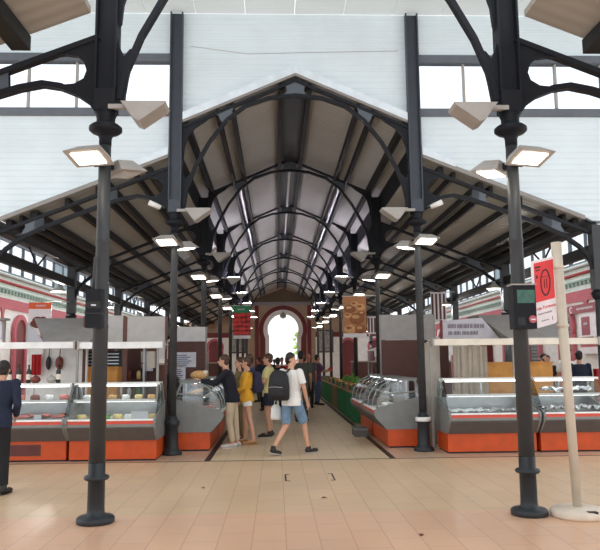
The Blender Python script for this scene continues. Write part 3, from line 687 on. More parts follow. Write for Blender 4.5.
for i in range(4):
    o = blob(MB(), (0,0,0), (.13, .12, .04), 80+i).build('wrapped_fish', 'ice' if i % 2 else 'foil'); o.location = (1.84 + .1*(i % 2), 13.3 + i*.42, ZD + .05)
    tag(o, 'pale wrapped piece in the near right curved glass counter', 'package', 'pieces in the near right curved counter')
# bottles and bowls on the meat counter
def make_bottle():
    t = thing('wine_bottle', 'x', 'bottle', (0,0,0), 0, 'bottles on top of the meat counter')
    MB().lathe([(.036,0),(.04,.01),(.04,.19),(.034,.22),(.015,.25),(.014,.30),(.017,.302),(.017,.315)], n=14).build('glass', 'bottle', t)
    MB().lathe([(.0405,.06),(.0412,.062),(.0412,.15),(.0405,.152)], n=14).build('label', 'label', t)
    return t
bt = make_bottle()
for i, (x, l) in enumerate(((-5.02, 'dark wine bottle on the meat counter, leftmost, by the navy clad man'), (-4.86, 'dark wine bottle on the meat counter, second in the row'), (-4.69, 'dark wine bottle on the meat counter, beside the round red pot'), (-4.18, 'dark wine bottle at the right end of the meat counter, apart from the rest'))):
    b = bt if i == 0 else dup(bt)
    b.location = (x, 12.2, 1.286); b['label'] = l
for x, l, m_ in ((-4.57, 'small round dark red pot on the meat counter', 'ham'), (-4.30, 'small round pale pot on the meat counter', 'lampgrey')):
    t = thing('pot', l, 'pot', (x, 12.2, 1.286)); MB().lathe([(.04,0),(.075,.03),(.085,.06),(.07,.1),(.05,.11)], n=14).build('body', m_, t); MB().lathe([(.05,.11),(.03,.125),(.012,.13),(.012,.15)], n=12).build('lid', m_, t)

# ------------------------------------------------------------------ stall booths
def awning(label, x0, x1, y, z, m_):
    t = thing('awning_cassette', label, 'awning', (x0, y, z), 0, 'rolled awnings over the front counters'); L = x1 - x0
    MB().prism([(-.06,-.055),(.05,-.06),(.07,0),(.05,.06),(-.05,.055)], .02, L - .02, 'yz').build('roll_case', m_, t)
    for x in (.04, L - .06): MB().bb(x, x + .02, .04, .64, .0, .03).build('arm', 'steel', t)
    for x in (.0, L - .03): MB().bb(x, x + .03, -.08, .09, -.075, .075).build('end_cap', 'lampgrey', t)
    return t
awning('white rolled awning over the meat counter at the left edge', -5.44, -3.92, 12.3, 1.94, 'awnw')
awning('white rolled awning over the cheese counter', -3.88, -2.36, 12.3, 1.93, 'awnw')
awning('cream rolled awning right of the white banded column', 2.4, 3.98, 12.3, 1.93, 'cream')
awning('cream rolled awning behind the cream sign pole', 4.02, 5.44, 12.3, 1.93, 'cream')
def stallpost(x, y, l):
    t = thing('stall_post', l, 'post', (x, y, 0)); MB().bb(-.02, .02, -.02, .02, .02, 1.9).build('upright', 'lampgrey', t); MB().bb(-.06, .06, -.06, .06, 0, .02).build('foot_plate', 'steel', t)
stallpost(-4.02, 12.75, 'thin pale stall post between the meat and cheese counters'); stallpost(-2.56, 12.75, 'thin pale stall post behind the right end of the cheese counter')
stallpost(2.52, 12.95, 'thin pale stall post behind the white banded column'); stallpost(4.1, 12.95, 'thin pale stall post where the two right front counters meet')
def panel(name, label, x0, x1, y, z0, z1, m_, cat='panel', th=.05, trimm=None, group=None):
    t = thing(name, label, cat, ((x0+x1)/2, y, z0), 0, group); w = (x1-x0)/2
    MB().bb(-w + .02, w - .02, -th/2, th/2, .0, z1 - z0 - .0).build('sheet', m_, t)
    for a in (-1, 1): MB().bb(a*w - .02, a*w + .02, -th/2 - .01, th/2 + .01, -z0, z1 - z0).build('edge', trimm or m_, t)
    return t
panel('booth_divider', 'brown booth panel carrying two white notices, left of the aisle', -3.0, -2.14, 16.9, 0, 2.12, 'brown')
panel('booth_divider', 'dark brown back wall of the cheese stall', -5.0, -3.02, 15.2, 0, 2.1, 'brown')
panel('booth_divider', 'brown booth panel right of the aisle behind the curved counters', 2.02, 3.02, 15.6, 0, 2.07, 'brown')
panel('booth_divider', 'grey beige booth panel beside the white banded column', 2.55, 2.82, 13.6, 0, 1.95, 'beige')
panel('booth_divider', 'narrow dark brown booth panel beside the hanging curtain', 2.86, 3.1, 14.0, 0, 2.0, 'brown')
panel('booth_divider', 'white back panel of the meat stall with hanging hams', -5.25, -4.12, 13.75, 0, 1.95, 'wall')
panel('booth_divider', 'reddish brown booth post panel above the ochre cupboard', 3.9, 4.1, 14.3, 0, 2.0, 'darkred')
panel('clear_partition', 'grey clear partition above the cheese stall', -4.05, -3.3, 13.3, 2.0, 2.52, 'frost', trimm='brown')
panel('clear_partition', 'pale clear partition above the brown notice panel', -3.26, -2.5, 13.3, 2.0, 2.5, 'frost', trimm='brown')
panel('clear_partition', 'bright clear partition above the booth, far left of the aisle', -2.9, -2.15, 17.4, 2.0, 2.5, 'awnw', trimm='lampgrey')
panel('clear_partition', 'grey clear partition over the brown panel right of the aisle', 2.1, 3.4, 16.4, 2.1, 2.7, 'frost', trimm='lampgrey')
t = thing('stall_sign', 'lavender grey stall board with two lines of dark lettering and a slanted end', 'panel', (3.2, 13.2, 2.0))
MB().prism([(-.38, 0), (.74, 0), (.39, .42), (-.38, .36)], -.025, .025).build('sheet', 'hoodl', t); MB().bb(-.42, -.38, -.035, .035, 0, .38).build('edge', 'darkred', t)
t = thing('stall_sign', 'small pale slanted board at the left end of the meat stall hood', 'panel', (-4.94, 12.8, 2.0)); MB().prism([(0, 0), (.3, 0), (0, .36)], -.02, .02).build('sheet', 'hoodl', t); MB().bb(-.03, 0, -.025, .025, 0, .37).build('edge', 'lampgrey', t)
sg = bpy.data.objects['stall_sign']
for r_, (x, z, ws) in enumerate(((-.28, .22, (.16,.1,.1,.05,.1,.06)), (-.27, .08, (.08,.14,.12,.16)))):
    m = MB()
    for w_ in ws:
        k = 0
        while k*.028 < w_: m.bb(x + k*.028, x + k*.028 + .018, -.032, -.028, z + .01*r_, z + .075 + .012*(k % 2)); k += 1
        x += w_ + .025
    m.build('lettering', 'ink', sg)
# hoods
def hood(label, x0, x1, xt0, xt1, side):
    t = thing('booth_hood', label, 'booth hood', (0, 0, 0), 0)
    a = [(x0,12.75,2.0),(x1,12.75,2.0),(x1,14.3,2.0),(x0,14.3,2.0),(xt0,13.6,2.5),(xt1,13.6,2.5),(xt1,14.3,2.5),(xt0,14.3,2.5)]
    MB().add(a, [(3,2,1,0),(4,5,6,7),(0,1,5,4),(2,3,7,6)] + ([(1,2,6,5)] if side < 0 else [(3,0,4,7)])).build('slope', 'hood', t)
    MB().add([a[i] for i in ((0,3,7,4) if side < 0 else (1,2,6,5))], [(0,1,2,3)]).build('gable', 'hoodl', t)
    MB().bb(x0, x1, 12.72, 12.76, 1.96, 2.02).build('rim', 'lampgrey', t)
hood('grey sloping hood over the meat stall', -4.63, -3.80, -5.12, -3.7, -1)
hood('grey sloping hood behind the cream sign pole', 3.96, 4.95, 3.62, 5.5, 1)
t = thing('wall_shelf', 'small grey shelf with a white printed board above the meat stall, far left', 'shelf', (-5.75, 13.2, 2.02)); MB().bb(-.28, .28, -.12, .12, .42, .46).build('shelf', 'hood', t)
b_ = MB().bb(-.18, .18, -.02, .02, .06, .40).build('board', 'paper', t); MB().bb(-.1, .04, -.025, -.02, .14, .3).bb(.06, .13, -.025, -.02, .2, .28).build('print', 'ink', b_)
[MB().bb(a*.22 - .02, a*.22 + .02, -.02, .02, -.02, .42).build('bracket', 'hood', t) for a in (-1, 1)]
def cupboard(label, x0, x1, y, z1, m_):
    t = thing('ochre_cupboard', label, 'cupboard', ((x0+x1)/2, y, 0)); w = (x1-x0)/2
    MB().bb(-w, w, 0, .45, .06, z1).build('body', m_, t); MB().bb(-w + .04, w - .04, .04, .42, 0, .06).build('plinth', 'brown', t)
    MB().bb(-w - .02, w + .02, -.02, .47, z1, z1 + .03).build('top', m_, t)
    for a in (-1, 1):
        d_ = MB().bb(a*w/2 - w/2 + .02, a*w/2 + w/2 - .02, -.02, 0, .1, z1 - .03).build('door', m_, t); MB().bb(a*.06 - .01, a*.06 + .01, -.04, -.02, z1*.6, z1*.6 + .12).build('handle', 'steel', d_)
cupboard('ochre wooden cupboard behind the counter with crumpled sheets', 3.74, 5.06, 13.5, 1.53, 'ochre')
cupboard('ochre cupboard behind the cheese counter, beside the meat stall', -4.25, -3.55, 13.9, 1.52, 'ochre')
t = thing('oven', 'dark slatted machine standing on the ochre cupboard of the cheese stall', 'machine', (-3.85, 14.1, 1.555)); MB().bb(-.36, .36, -.18, .2, 0, .3).build('case', 'black', t)
for k in range(4): MB().bb(-.32, .32, -.2, -.18, .04 + k*.065, .06 + k*.065).build('slat', 'steel', t)
t = thing('curtain', 'pale beige curtain hanging between the booth panels on the right', 'curtain', (3.38, 13.35, .1)); m = MB(); n = 40
pts = [(-.33 + .66*k/n, .03*math.sin(k*.9) + .012*math.sin(k*2.3)) for k in range(n + 1)]
m.prism(pts + [(x, y + .008) for x, y in reversed(pts)], 0, 1.78, 'xy'); m.build('cloth', 'curtain', t); MB().tube((-.36, 0, 1.8), (.36, 0, 1.8), .012).build('rail', 'steel', t)
t = thing('towel_dispenser', 'white paper towel dispenser on the dark back wall of the cheese stall', 'dispenser', (-3.16, 15.1, 1.5)); MB().bb(-.14, .14, -.12, .075, 0, .36).build('case', 'cream', t); MB().bb(-.1, .1, -.1, 0, -.06, 0).build('paper', 'paper', t)
t = thing('towel_dispenser', 'smaller white dispenser deep in the cheese stall, beside the column', 'dispenser', (-4.15, 15.1, 1.5)); MB().bb(-.1, .1, -.12, .075, 0, .3).build('case', 'cream', t); MB().bb(-.07, .07, -.1, 0, -.05, 0).build('paper', 'paper', t)
t = thing('shelf_rack', 'dark shelf rack holding small goods in the cheese stall', 'shelf', (-3.5, 14.9, 0))
for a in (-.3, .3): MB().bb(a - .02, a + .02, -.12, .12, 0, 1.95).build('upright', 'steel', t)
for z in (.9, 1.25, 1.6): MB().bb(-.3, .3, -.12, .12, z, z + .02).build('shelf_board', 'brown', t)
for i in range(6):
    o = MB().lathe([(.03,0),(.05,.01),(.05,.13),(.03,.16),(.03,.18)], n=10).build('jar', ['bread','white','leafy','bluec','ham','cheese'][i]); o.location = (-3.72 + (i % 3)*.2, 14.88, (.922, 1.272)[i//3])
    tag(o, 'small jar on the dark shelf rack of the cheese stall', 'jar', 'jars on the shelf rack')
for i, (x, l) in enumerate(((-4.83, 'dark cured ham hanging on the white stall panel, left of two'), (-4.62, 'reddish cured ham hanging on the white stall panel, right of two'))):
    t = thing('cured_ham', l, 'ham', (x, 13.66, 1.5)); blob(MB(), (0, 0, .13), (.055 + .02*i, .05, .13), 30 + i).build('meat', 'ham' if i else 'black', t); MB().tube((0,0,.25), (0,.03,.42), .008).build('cord', 'black', t)
t = thing('red_apron', 'red cloth with white top hanging in the meat stall', 'apron', (-5.05, 13.62, 1.3)); m = MB(); n = 16
pts = [(-.16 + .32*k/n, .02*math.sin(k*1.1)) for k in range(n + 1)]; pts = [(x*.6, y) for x, y in pts]; m.prism(pts + [(x, y + .01) for x, y in reversed(pts)], .1, .5, 'xy'); m.build('cloth', 'redc', t)
MB().bb(-.05, .12, -.01, .02, .5, .68).build('bib', 'whitec', t); MB().tube((0, 0, .66), (0, .106, .72), .01).build('hook', 'steel', t)
for x, z, w_, h_, l in ((-2.62, 1.5, .56, .36, 'white notice with blue print on the brown panel, upper one'), (-2.74, 1.16, .3, .36, 'white notice on the brown panel, lower one partly behind the first')):
    t = thing('notice', l, 'notice', (x, 16.874, z)); MB().bb(-w_/2, w_/2, -.008, 0, 0, h_).build('paper', 'paper', t)
    m = MB()
    for r_ in range(6): m.bb(-w_*.42, w_*(.1 + .05*((r_*7) % 5)), -.012, -.008, h_*(.12 + .13*r_), h_*(.12 + .13*r_) + .02)
    m.build('print', 'bluec', t)

# ------------------------------------------------------------------ boxes on the front columns, sign pole
t = thing('control_box', 'dark electrical box strapped to the first left column', 'electrical box', (-2.27, R1 - .17, 1.98))
MB().bb(-.08, .08, -.07, .07, 0, .4).build('case', 'irondark', t); MB().bb(-.075, .075, -.075, -.07, .2, .27).build('socket_window', 'black', t); MB().bb(-.085, .085, -.078, .06, .14, .155).build('seam', 'black', t); MB().bb(-.02, .03, -.079, -.075, .225, .24).build('lettering', 'paper', t)
MB().tube((-.03, .03, .4), (-.03, .07, .75), .016).build('conduit', 'iron', t)
t = thing('control_box', 'dark box with a green glass front on the first right column', 'electrical box', (2.22, R1 - .17, 1.93))
MB().bb(-.12, .12, -.08, .07, 0, .46).build('case', 'irondark', t); MB().bb(-.08, .11, -.085, -.08, .27, .41).build('glass_front', 'screen', t); MB().bb(-.13, .13, -.09, .08, .46, .475).build('hood', 'lampgrey', t)
b_ = MB().tube((.075, -.08, .1), (.075, -.095, .1), .04, None, 14).build('red_button', 'red', t); MB().bb(.052, .098, -.099, -.095, .09, .105).build('lettering', 'paper', b_)
MB().bb(-.08, 0, -.084, -.08, .04, .12).build('socket', 'black', t)
t = thing('sign_pole', 'cream pole with a red and white sign standing in a round cream base', 'sign', (2.72, 7.25, 0))
MB().lathe([(.265,0),(.28,.02),(.275,.06),(.25,.085),(.06,.1),(.05,.1)], n=32).build('base', 'base', t)
MB().tube((0,0,.09), (-.07,0,2.87), .045, .055, 16).build('pole', 'pole', t); MB().bb(-.0, .1, -.25, -.19, .06, .09).build('base_handle', 'black', t)
for z in (1.95, 2.58): MB().lathe([(.056,0),(.066,.005),(.066,.03),(.056,.035)], (-.025*z,0,z), 14).build('clamp', 'pole', t)
a = math.radians(16); sr = rot('Z', a).to_4x4()
sgn = bpy.data.objects.new('sign_board', None)
def signbox(m, x0, x1, z0, z1, d0, d1, mi=0): return m.bb(x0, x1, d0, d1, z0, z1, mi)
W_, H_ = .30, .72; SK = .07
def sh(m):   # the board leans: its top edge climbs to the pole
    m.v = [(x, y, z + SK*(x + W_)/W_) for x, y, z in m.v]; return m
m = MB(); pts = []
for cx, cz, a0 in ((-.03, .03, -PI/2), (-.03, H_ - .03, 0), (-W_ + .03, H_ - .03, PI/2), (-W_ + .03, .03, PI)):
    for k in range(5): pts.append((cx + .03*math.cos(a0 + k*PI/8), cz + .03*math.sin(a0 + k*PI/8)))
sb = sh(m.prism(pts, -.012, .012)).build('sign_board', 'signwhite', t, (-.11, 0, 1.93)); sb.rotation_euler = (0, 0, math.radians(20))
sh(MB().bb(-W_ + .02, -.02, -.016, -.012, .27, .69)).build('red_field', 'signred', sb)
ov = hs(0, 0, 1, 0, 24); el = [(-W_/2 + .012 + .068*math.cos(2*PI*k/28), .46 + .145*math.sin(2*PI*k/28)*(1)) for k in range(29)]; ei = [(-W_/2 + .012 + .054*math.cos(2*PI*k/28), .462 + .127*math.sin(2*PI*k/28)) for k in range(29)]
m = ring(el, ei, -.02, -.016); m.bb(-W_/2 - .03, -W_/2 + .054, -.02, -.016, .52, .526); m.bb(-W_/2 - .005, -W_/2 + .001, -.02, -.016, .40, .50); m.bb(-W_/2 + .025, -W_/2 + .031, -.02, -.016, .40, .50)
m.bb(-W_ + .03, -W_ + .1, -.02, -.016, .63, .65); m.bb(-W_ + .04, -W_ + .09, -.02, -.016, .6, .615); m.bb(-W_ + .04, -W_ + .06, -.02, -.016, .52, .555)
sh(m).build('emblem', 'signink', sb)
def text(name, s_, size, m_, parent, loc, rotz=0, skew=None, align='CENTER'):
    c = bpy.data.curves.new(name, 'FONT'); c.body = s_; c.size = size; c.align_x = align; c.extrude = .0015
    o = bpy.data.objects.new(name, c); COL.objects.link(o); dg = bpy.context.evaluated_depsgraph_get()
    me = bpy.data.meshes.new_from_object(o.evaluated_get(dg)); bpy.data.objects.remove(o); me.materials.clear(); me.materials.append(M[m_])
    for v in me.vertices:
        x, y, z = v.co; v.co = (x, -z, y)
        if skew: v.co.z += skew*x
    o = bpy.data.objects.new(name, me); COL.objects.link(o); o.parent = parent; o.location = loc; o.rotation_euler = (0, 0, rotz); return o
text('lettering', 'Loja Formosa', .05, 'signred', sb, (-W_/2, -.014, .185 + SK/2), 0, SK/W_)
def strokes(m, x, z, ws, h, y, skew=0):
    for w_ in ws:
        k = 0
        while k*.012 < w_: m.bb(x + k*.012, x + k*.012 + .006, y - .002, y, z, z + h*(1 if k % 3 else 1.5)); k += 1
        x += w_ + .014
    return m
sh(strokes(MB(), -W_ + .05, .13, (.075, .09), .014, -.012)).build('small_lettering', 'ink', sb)
sh(strokes(MB(), -W_ + .09, .055, (.05, .03), .01, -.012).bb(-.07, -.062, -.014, -.012, .045, .085)).build('small_lettering', 'ink', sb)

# ------------------------------------------------------------------ banners
def banner(label, x0, x1, z0, z1, y, xpost, draw):
    t = thing('hanging_banner', label, 'banner', ((x0+x1)/2, y, z0), 0); w = (x1-x0)/2; h = z1 - z0
    MB().bb(-w, w, -.006, .006, 0, h).build('sheet', 'bannerb' if draw == 'bread' else 'signwhite', t)
    for z in (0, h): MB().tube((-w - .02, 0, z), (w + .02, 0, z), .012).build('rod', 'white', t)
    MB().tube((0, 0, h), (xpost - (x0+x1)/2, .02, h + .01), .014).build('arm', 'lampgrey', t)
    rr = random.Random(5); m = MB()
    if draw == 'tomato':
        MB().bb(-w, w, -.01, -.006, h - .24, h).build('heading', 'bannerg', t); strokes(MB(), -w*.5, h - .15, (.1, .12), .05, -.01).build('lettering', 'paper', t)
        MB().bb(-w, w, -.01, -.006, .1, h - .24).build('red_ground', 'darkred', t)
        for k in range(20): m.ell((-w*.76 + (k % 4)*w*.5 + rr.uniform(-.02,.02), -.012, .17 + (k//4)*.148 + rr.uniform(-.015,.015)), (.078, .014, .07), 14, 8)
        m.build('tomato_print', 'tomato', t)
    elif draw == 'bread':
        for q_, (x, z, r) in enumerate(((-.12,.72,.15),(.15,.76,.12),(.19,.6,.1),(-.17,.55,.1),(.06,.47,.2),(-.13,.2,.15),(.14,.2,.15),(.0,.84,.1))): m.ell((x, -.008, z), (r, .012, r*.75), 16, 8, q_ % 2); m.ell((x - r*.15, -.014, z + r*.2), (r*.55, .01, r*.3), 12, 6, 1 - q_ % 2)
        m.build('bread_print', ['crustd', 'crustl'], t); MB().bb(-w, w, -.024, -.02, 0, .09).build('footer', 'signwhite', t)
    elif draw == 'ham':
        MB().bb(-w, w, -.01, -.006, h - .17, h).build('heading', 'bannero', t); strokes(MB(), -w*.4, h - .11, (.26,), .035, -.01).build('lettering', 'paper', t)
        for (x, z, a_, b_) in ((0,.06,.24,.12),(-.05,.14,.14,.1),(.08,.15,.1,.09)): m.ell((x, -.008, z + .16), (a_, .01, b_), 16, 8)
        m.build('ham_print', 'ham', t)
    elif draw == 'brown':
        for k in range(4): m.bb(-w + k*w*.5 + .02, -w + k*w*.5 + .09, -.01, -.006, .05, h - .05)
        m.build('stripes', 'brown', t)
    return t
banner('red tomato banner with a green heading on the left side of the aisle', -1.8, -1.24, 2.38, 3.46, row(4) - .1, -2.2, 'tomato')
banner('banner printed with bread loaves on the right side of the aisle', 1.33, 1.93, 2.22, 3.27, row(3) - .1, 2.2, 'bread')
banner('orange headed banner with dark ham above the meat stall', -6.62, -6.05, 2.4, 3.16, row(3) - .2, -5.6, 'ham')
banner('brown striped banner high on the right aisle beside an outer post', 4.78, 5.3, 2.9, 3.86, row(4) - .15, 5.6, 'brown')
banner('small brown banner far down the right aisle', 3.35, 3.85, 2.7, 3.4, row(5), 2.3, 'brown')

# maroon shop sign and board on the right wall
t = thing('shop_sign', 'maroon shop sign with a round white emblem on the right wall', 'shop sign', (8.86, 20.5, 2.98)); MB().bb(-.03, .03, -1.35, .9, 0, .26).build('board', 'maroon', t)
m = ring([(.1*math.cos(2*PI*k/20), .13 + .1*math.sin(2*PI*k/20)) for k in range(21)], [(.02 + .07*math.cos(2*PI*k/20), .13 + .07*math.sin(2*PI*k/20)) for k in range(21)], -.034, -.03)
m.v = [(y, -x + .65, z) for x, y, z in m.v]; m.build('emblem', 'signwhite', t)
m = strokes(MB(), 0, .1, (.3, .36, .3, .2), .05, 0); m.v = [(y - .031, -x*.9 + .25, z) for x, y, z in m.v]; m.build('lettering', 'signwhite', t)
t = thing('shop_board', 'white shop board with a dark red square under the maroon sign', 'shop sign', (8.9, 20.1, 1.75)); MB().bb(-.03, .03, -1.6, .62, 0, 1.3).build('board', 'signwhite', t)
q = MB().bb(-.035, -.03, -.1, .45, .55, 1.1).build('red_square', 'maroon', t); m = strokes(MB(), 0, .86, (.12, .1), .06, 0); m.v = [(y - .036, -x + .3, z) for x, y, z in m.v]; m.build('lettering', 'paper', q)
MB().bb(-.035, -.03, -.3, .5, .42, .5).build('dark_bar', 'darkred', t); MB().bb(-.035, -.03, -1.6, .6, .2, .32).build('red_bar', 'red', t)

# ------------------------------------------------------------------ produce stalls further down the aisle
def make_table(cloth):
    t = thing('stall_table', 'x', 'stall table', (0,0,0), 0, 'produce tables along the aisle')
    MB().bb(-.5, .5, -1.15, 1.15, .74, .78).build('tabletop', 'woodc', t)
    m = MB(); n = 60; pts = []
    for k in range(n + 1): pts.append((-.5 + .018*math.sin(k*1.25), -1.15 + 2.3*k/n))
    m.prism(pts + [(x + .01, y) for x, y in reversed(pts)], .03, .745, 'xy'); m.build('cloth_skirt', cloth, t)
    m2 = MB(); pts = [(-.5 + 1.0*k/24, -1.16 + .015*math.sin(k*1.4)) for k in range(25)]
    m2.prism(pts + [(x, y + .01) for x, y in reversed(pts)], .03, .745, 'xy'); m2.build('cloth_skirt', cloth, t)
    for a in (-.44, .44):
        for b in (-1.08, 1.08): MB().bb(a - .02, a + .02, b - .02, b + .02, 0, .74).build('leg', 'steel', t)
    return t
def make_crate(mm):
    t = thing('produce_crate', 'x', 'crate', (0,0,0), 0, 'crates on the produce tables')
    MB().bb(-.24, .24, -.17, .17, 0, .015).build('bottom', mm, t)
    for a in (-1, 1):
        m = MB(); m.bb(a*.24 - .008, a*.24 + .008, -.17, .17, .0, .05); m.bb(a*.24 - .008, a*.24 + .008, -.17, .17, .07, .13); m.build('side', mm, t)
        m = MB(); m.bb(-.24, .24, a*.17 - .008, a*.17 + .008, .0, .05); m.bb(-.24, .24, a*.17 - .008, a*.17 + .008, .07, .13); m.build('side', mm, t)
    return t
tabs = [make_table('greencloth'), make_table('olive')]; crs = [make_crate('crateb'), make_crate('woodc'), make_crate('crate')]
fruit = [MB().ell((0,0,0), (.045,.045,.042), 8, 6).mesh('fruit', m_) for m_ in ('tomato','orangef','leafy','potato','plum','cheese','banana')]
fname = ['tomato','orange','green_apple','potato','plum','melon','lemon']
placed = 0; tcount = 0; ccount = 0; fcount = 0
for s in (1, -1):
    for i in range(8):
        y = row(3 + i//2) + (1.35 if i % 2 == 0 else 3.82)
        base = tabs[(i % 3 == 2)]; used = tcount > 0 and (i % 3 == 2 or True)
        if tcount == 0: c = base
        elif i == 2 and s == 1: c = tabs[1]
        else: c = dup(base)
        tcount += 1
        c.location = (s*2.12, y, 0); c.rotation_euler = (0, 0, 0 if s > 0 else PI)
        c['label'] = '%s skirted produce table, %s down the %s side of the aisle' % ('olive' if i % 3 == 2 else 'green', ['nearest','second','third','fourth','fifth','sixth','seventh','eighth'][i], SIDE[s]); c['category'] = 'stall table'
        if i > 5: continue
        for j in range(4):
            for k2 in range(2 if i < 3 else 1):
                ci = (i + j) % 3; cr = crs[ci]
                first = ccount == ci and ccount < 3 and cr.location.length == 0
                kx = s*(2.12 + (-.24 + .5*k2)*1); ky = y - .84 + j*.55
                if cr.get('done') is None: c2 = cr; cr['done'] = 1
                else: c2 = dup(cr)
                c2.location = (kx, ky, .782); c2.rotation_euler = (0, math.radians(-10)*s if k2 == 0 else 0, PI/2 if False else 0)
                c2.rotation_euler = (0, 0, PI/2)
                kind = (i*3 + j*2 + k2) % 7; ccount += 1
                c2['label'] = '%s crate of %ss, %s along the front of the %s %s produce table' % (['black','wooden','green'][ci], fname[kind].replace('_', ' '), ['first','second','third','fourth'][j], ['nearest','second','third','fourth','fifth','sixth'][i], SIDE[s]) if k2 == 0 else '%s crate of %ss, %s along the back of the %s %s produce table' % (['black','wooden','green'][ci], fname[kind].replace('_', ' '), ['first','second','third','fourth'][j], ['nearest','second','third','fourth','fifth','sixth'][i], SIDE[s])
                if (s > 0 and i < 4) or (s < 0 and i < 1):
                    N = 9 if i < 2 else 5
                    for q in range(N):
                        o = bpy.data.objects.new(fname[kind], fruit[kind]); COL.objects.link(o)
                        gx, gy = q % 3 - 1, q // 3 - 1
                        o.location = (kx + gy*.1 + random.uniform(-.015,.015), ky + gx*.14 + random.uniform(-.02,.02), .865 + (.05 if (q % 2 == 0) else 0))
                        o.scale = (1.25,)*3
                        tag(o, '%s in the %s' % (fname[kind].replace('_', ' '), c2['label'].split(' crate')[0] + ' crate ' + c2['label'].split(', ')[1]), fname[kind].split('_')[-1], '%ss on the produce tables' % fname[kind].replace('_', ' ')); fcount += 1
for o in list(bpy.data.objects):
    if 'done' in o: del o['done']
# cauliflower-like greens heaped on top, big enough to read from afar
for i, (x, y, m_, nm, l) in enumerate(((1.95, 20.2, 'leafy', 'cabbage', 'big green cabbage heaped on the produce tables, nearest'), (1.9, 22.5, 'leafy', 'cabbage', 'big green cabbage heaped further down the right tables'), (2.3, 24.0, 'leafy', 'cabbage', 'big green cabbage far down the right tables'))):
    t = thing(nm, l, 'cabbage', (x, y, .95))
    MB().ell((0,0,.1), (.12,.12,.11), 12, 8).build('heart', m_, t); m = MB()
    for k in range(9): m.ell((.12*math.cos(k*.7), .12*math.sin(k*.7), .09), (.09, .09, .02), 8, 5, rot=rot('Z', k*.7) @ rot('Y', 1.0))
    m.build('outer_leaves', m_, t)
# pale parasol awnings glimpsed behind the tables
for i, (x, y, l) in enumerate(((4.3, 21.5, 'white stall canopy behind the bread banner'), (4.4, 27, 'white stall canopy further down the right aisle'), (-4.2, 22.5, 'white stall canopy behind the tomato banner'), (-4.3, 28, 'white stall canopy further down the left aisle'))):
    t = thing('stall_canopy', l, 'canopy', (x, y, 0))
    m = MB(); m.add([(-1.1,-1.1,2.0),(1.1,-1.1,2.0),(1.1,1.1,2.0),(-1.1,1.1,2.0),(0,0,2.45)], [(0,1,4),(1,2,4),(2,3,4),(3,0,4),(3,2,1,0)]); m.build('cloth', 'awnw', t)
    MB().bb(-1.1, 1.1, -1.12, -1.1, 1.75, 2.0).build('valance', 'awnw', t)
    for a in (-1.05, 1.05):
        for b in (-1.05, 1.05): MB().bb(a - .02, a + .02, b - .02, b + .02, 0, 2.0).build('leg', 'steel', t)
    for k in range(2):
        pass
for i, (x, y, w_, l) in enumerate(((-3.8, 20.5, 1.6, 'dark stall cabinet on the left, behind the customers'), (3.7, 19.3, 1.5, 'dark stall cabinet on the right behind the near tables'), (3.8, 24.5, 1.6, 'dark stall cabinet deep on the right'), (-3.8, 25.5, 1.6, 'dark stall cabinet deep on the left'), (-3.7, 31, 1.6, 'dark stall cabinet far on the left'), (3.8, 31, 1.6, 'dark stall cabinet far on the right'))):
    t = thing('stall_cabinet', l, 'cabinet', (x, y, 0)); MB().bb(-w_/2, w_/2, -.3, .3, .05, 1.55).build('body', 'brown', t); MB().bb(-w_/2 - .03, w_/2 + .03, -.33, .33, 1.55, 1.6).build('top', 'beige', t); MB().bb(-w_/2 + .05, w_/2 - .05, -.26, .26, 0, .05).build('plinth', 'black', t)
    for a in (-1, 1): MB().bb(a*w_/4 - w_/4 + .03, a*w_/4 + w_/4 - .03, -.32, -.3, .1, 1.5).build('door', 'brown', t)
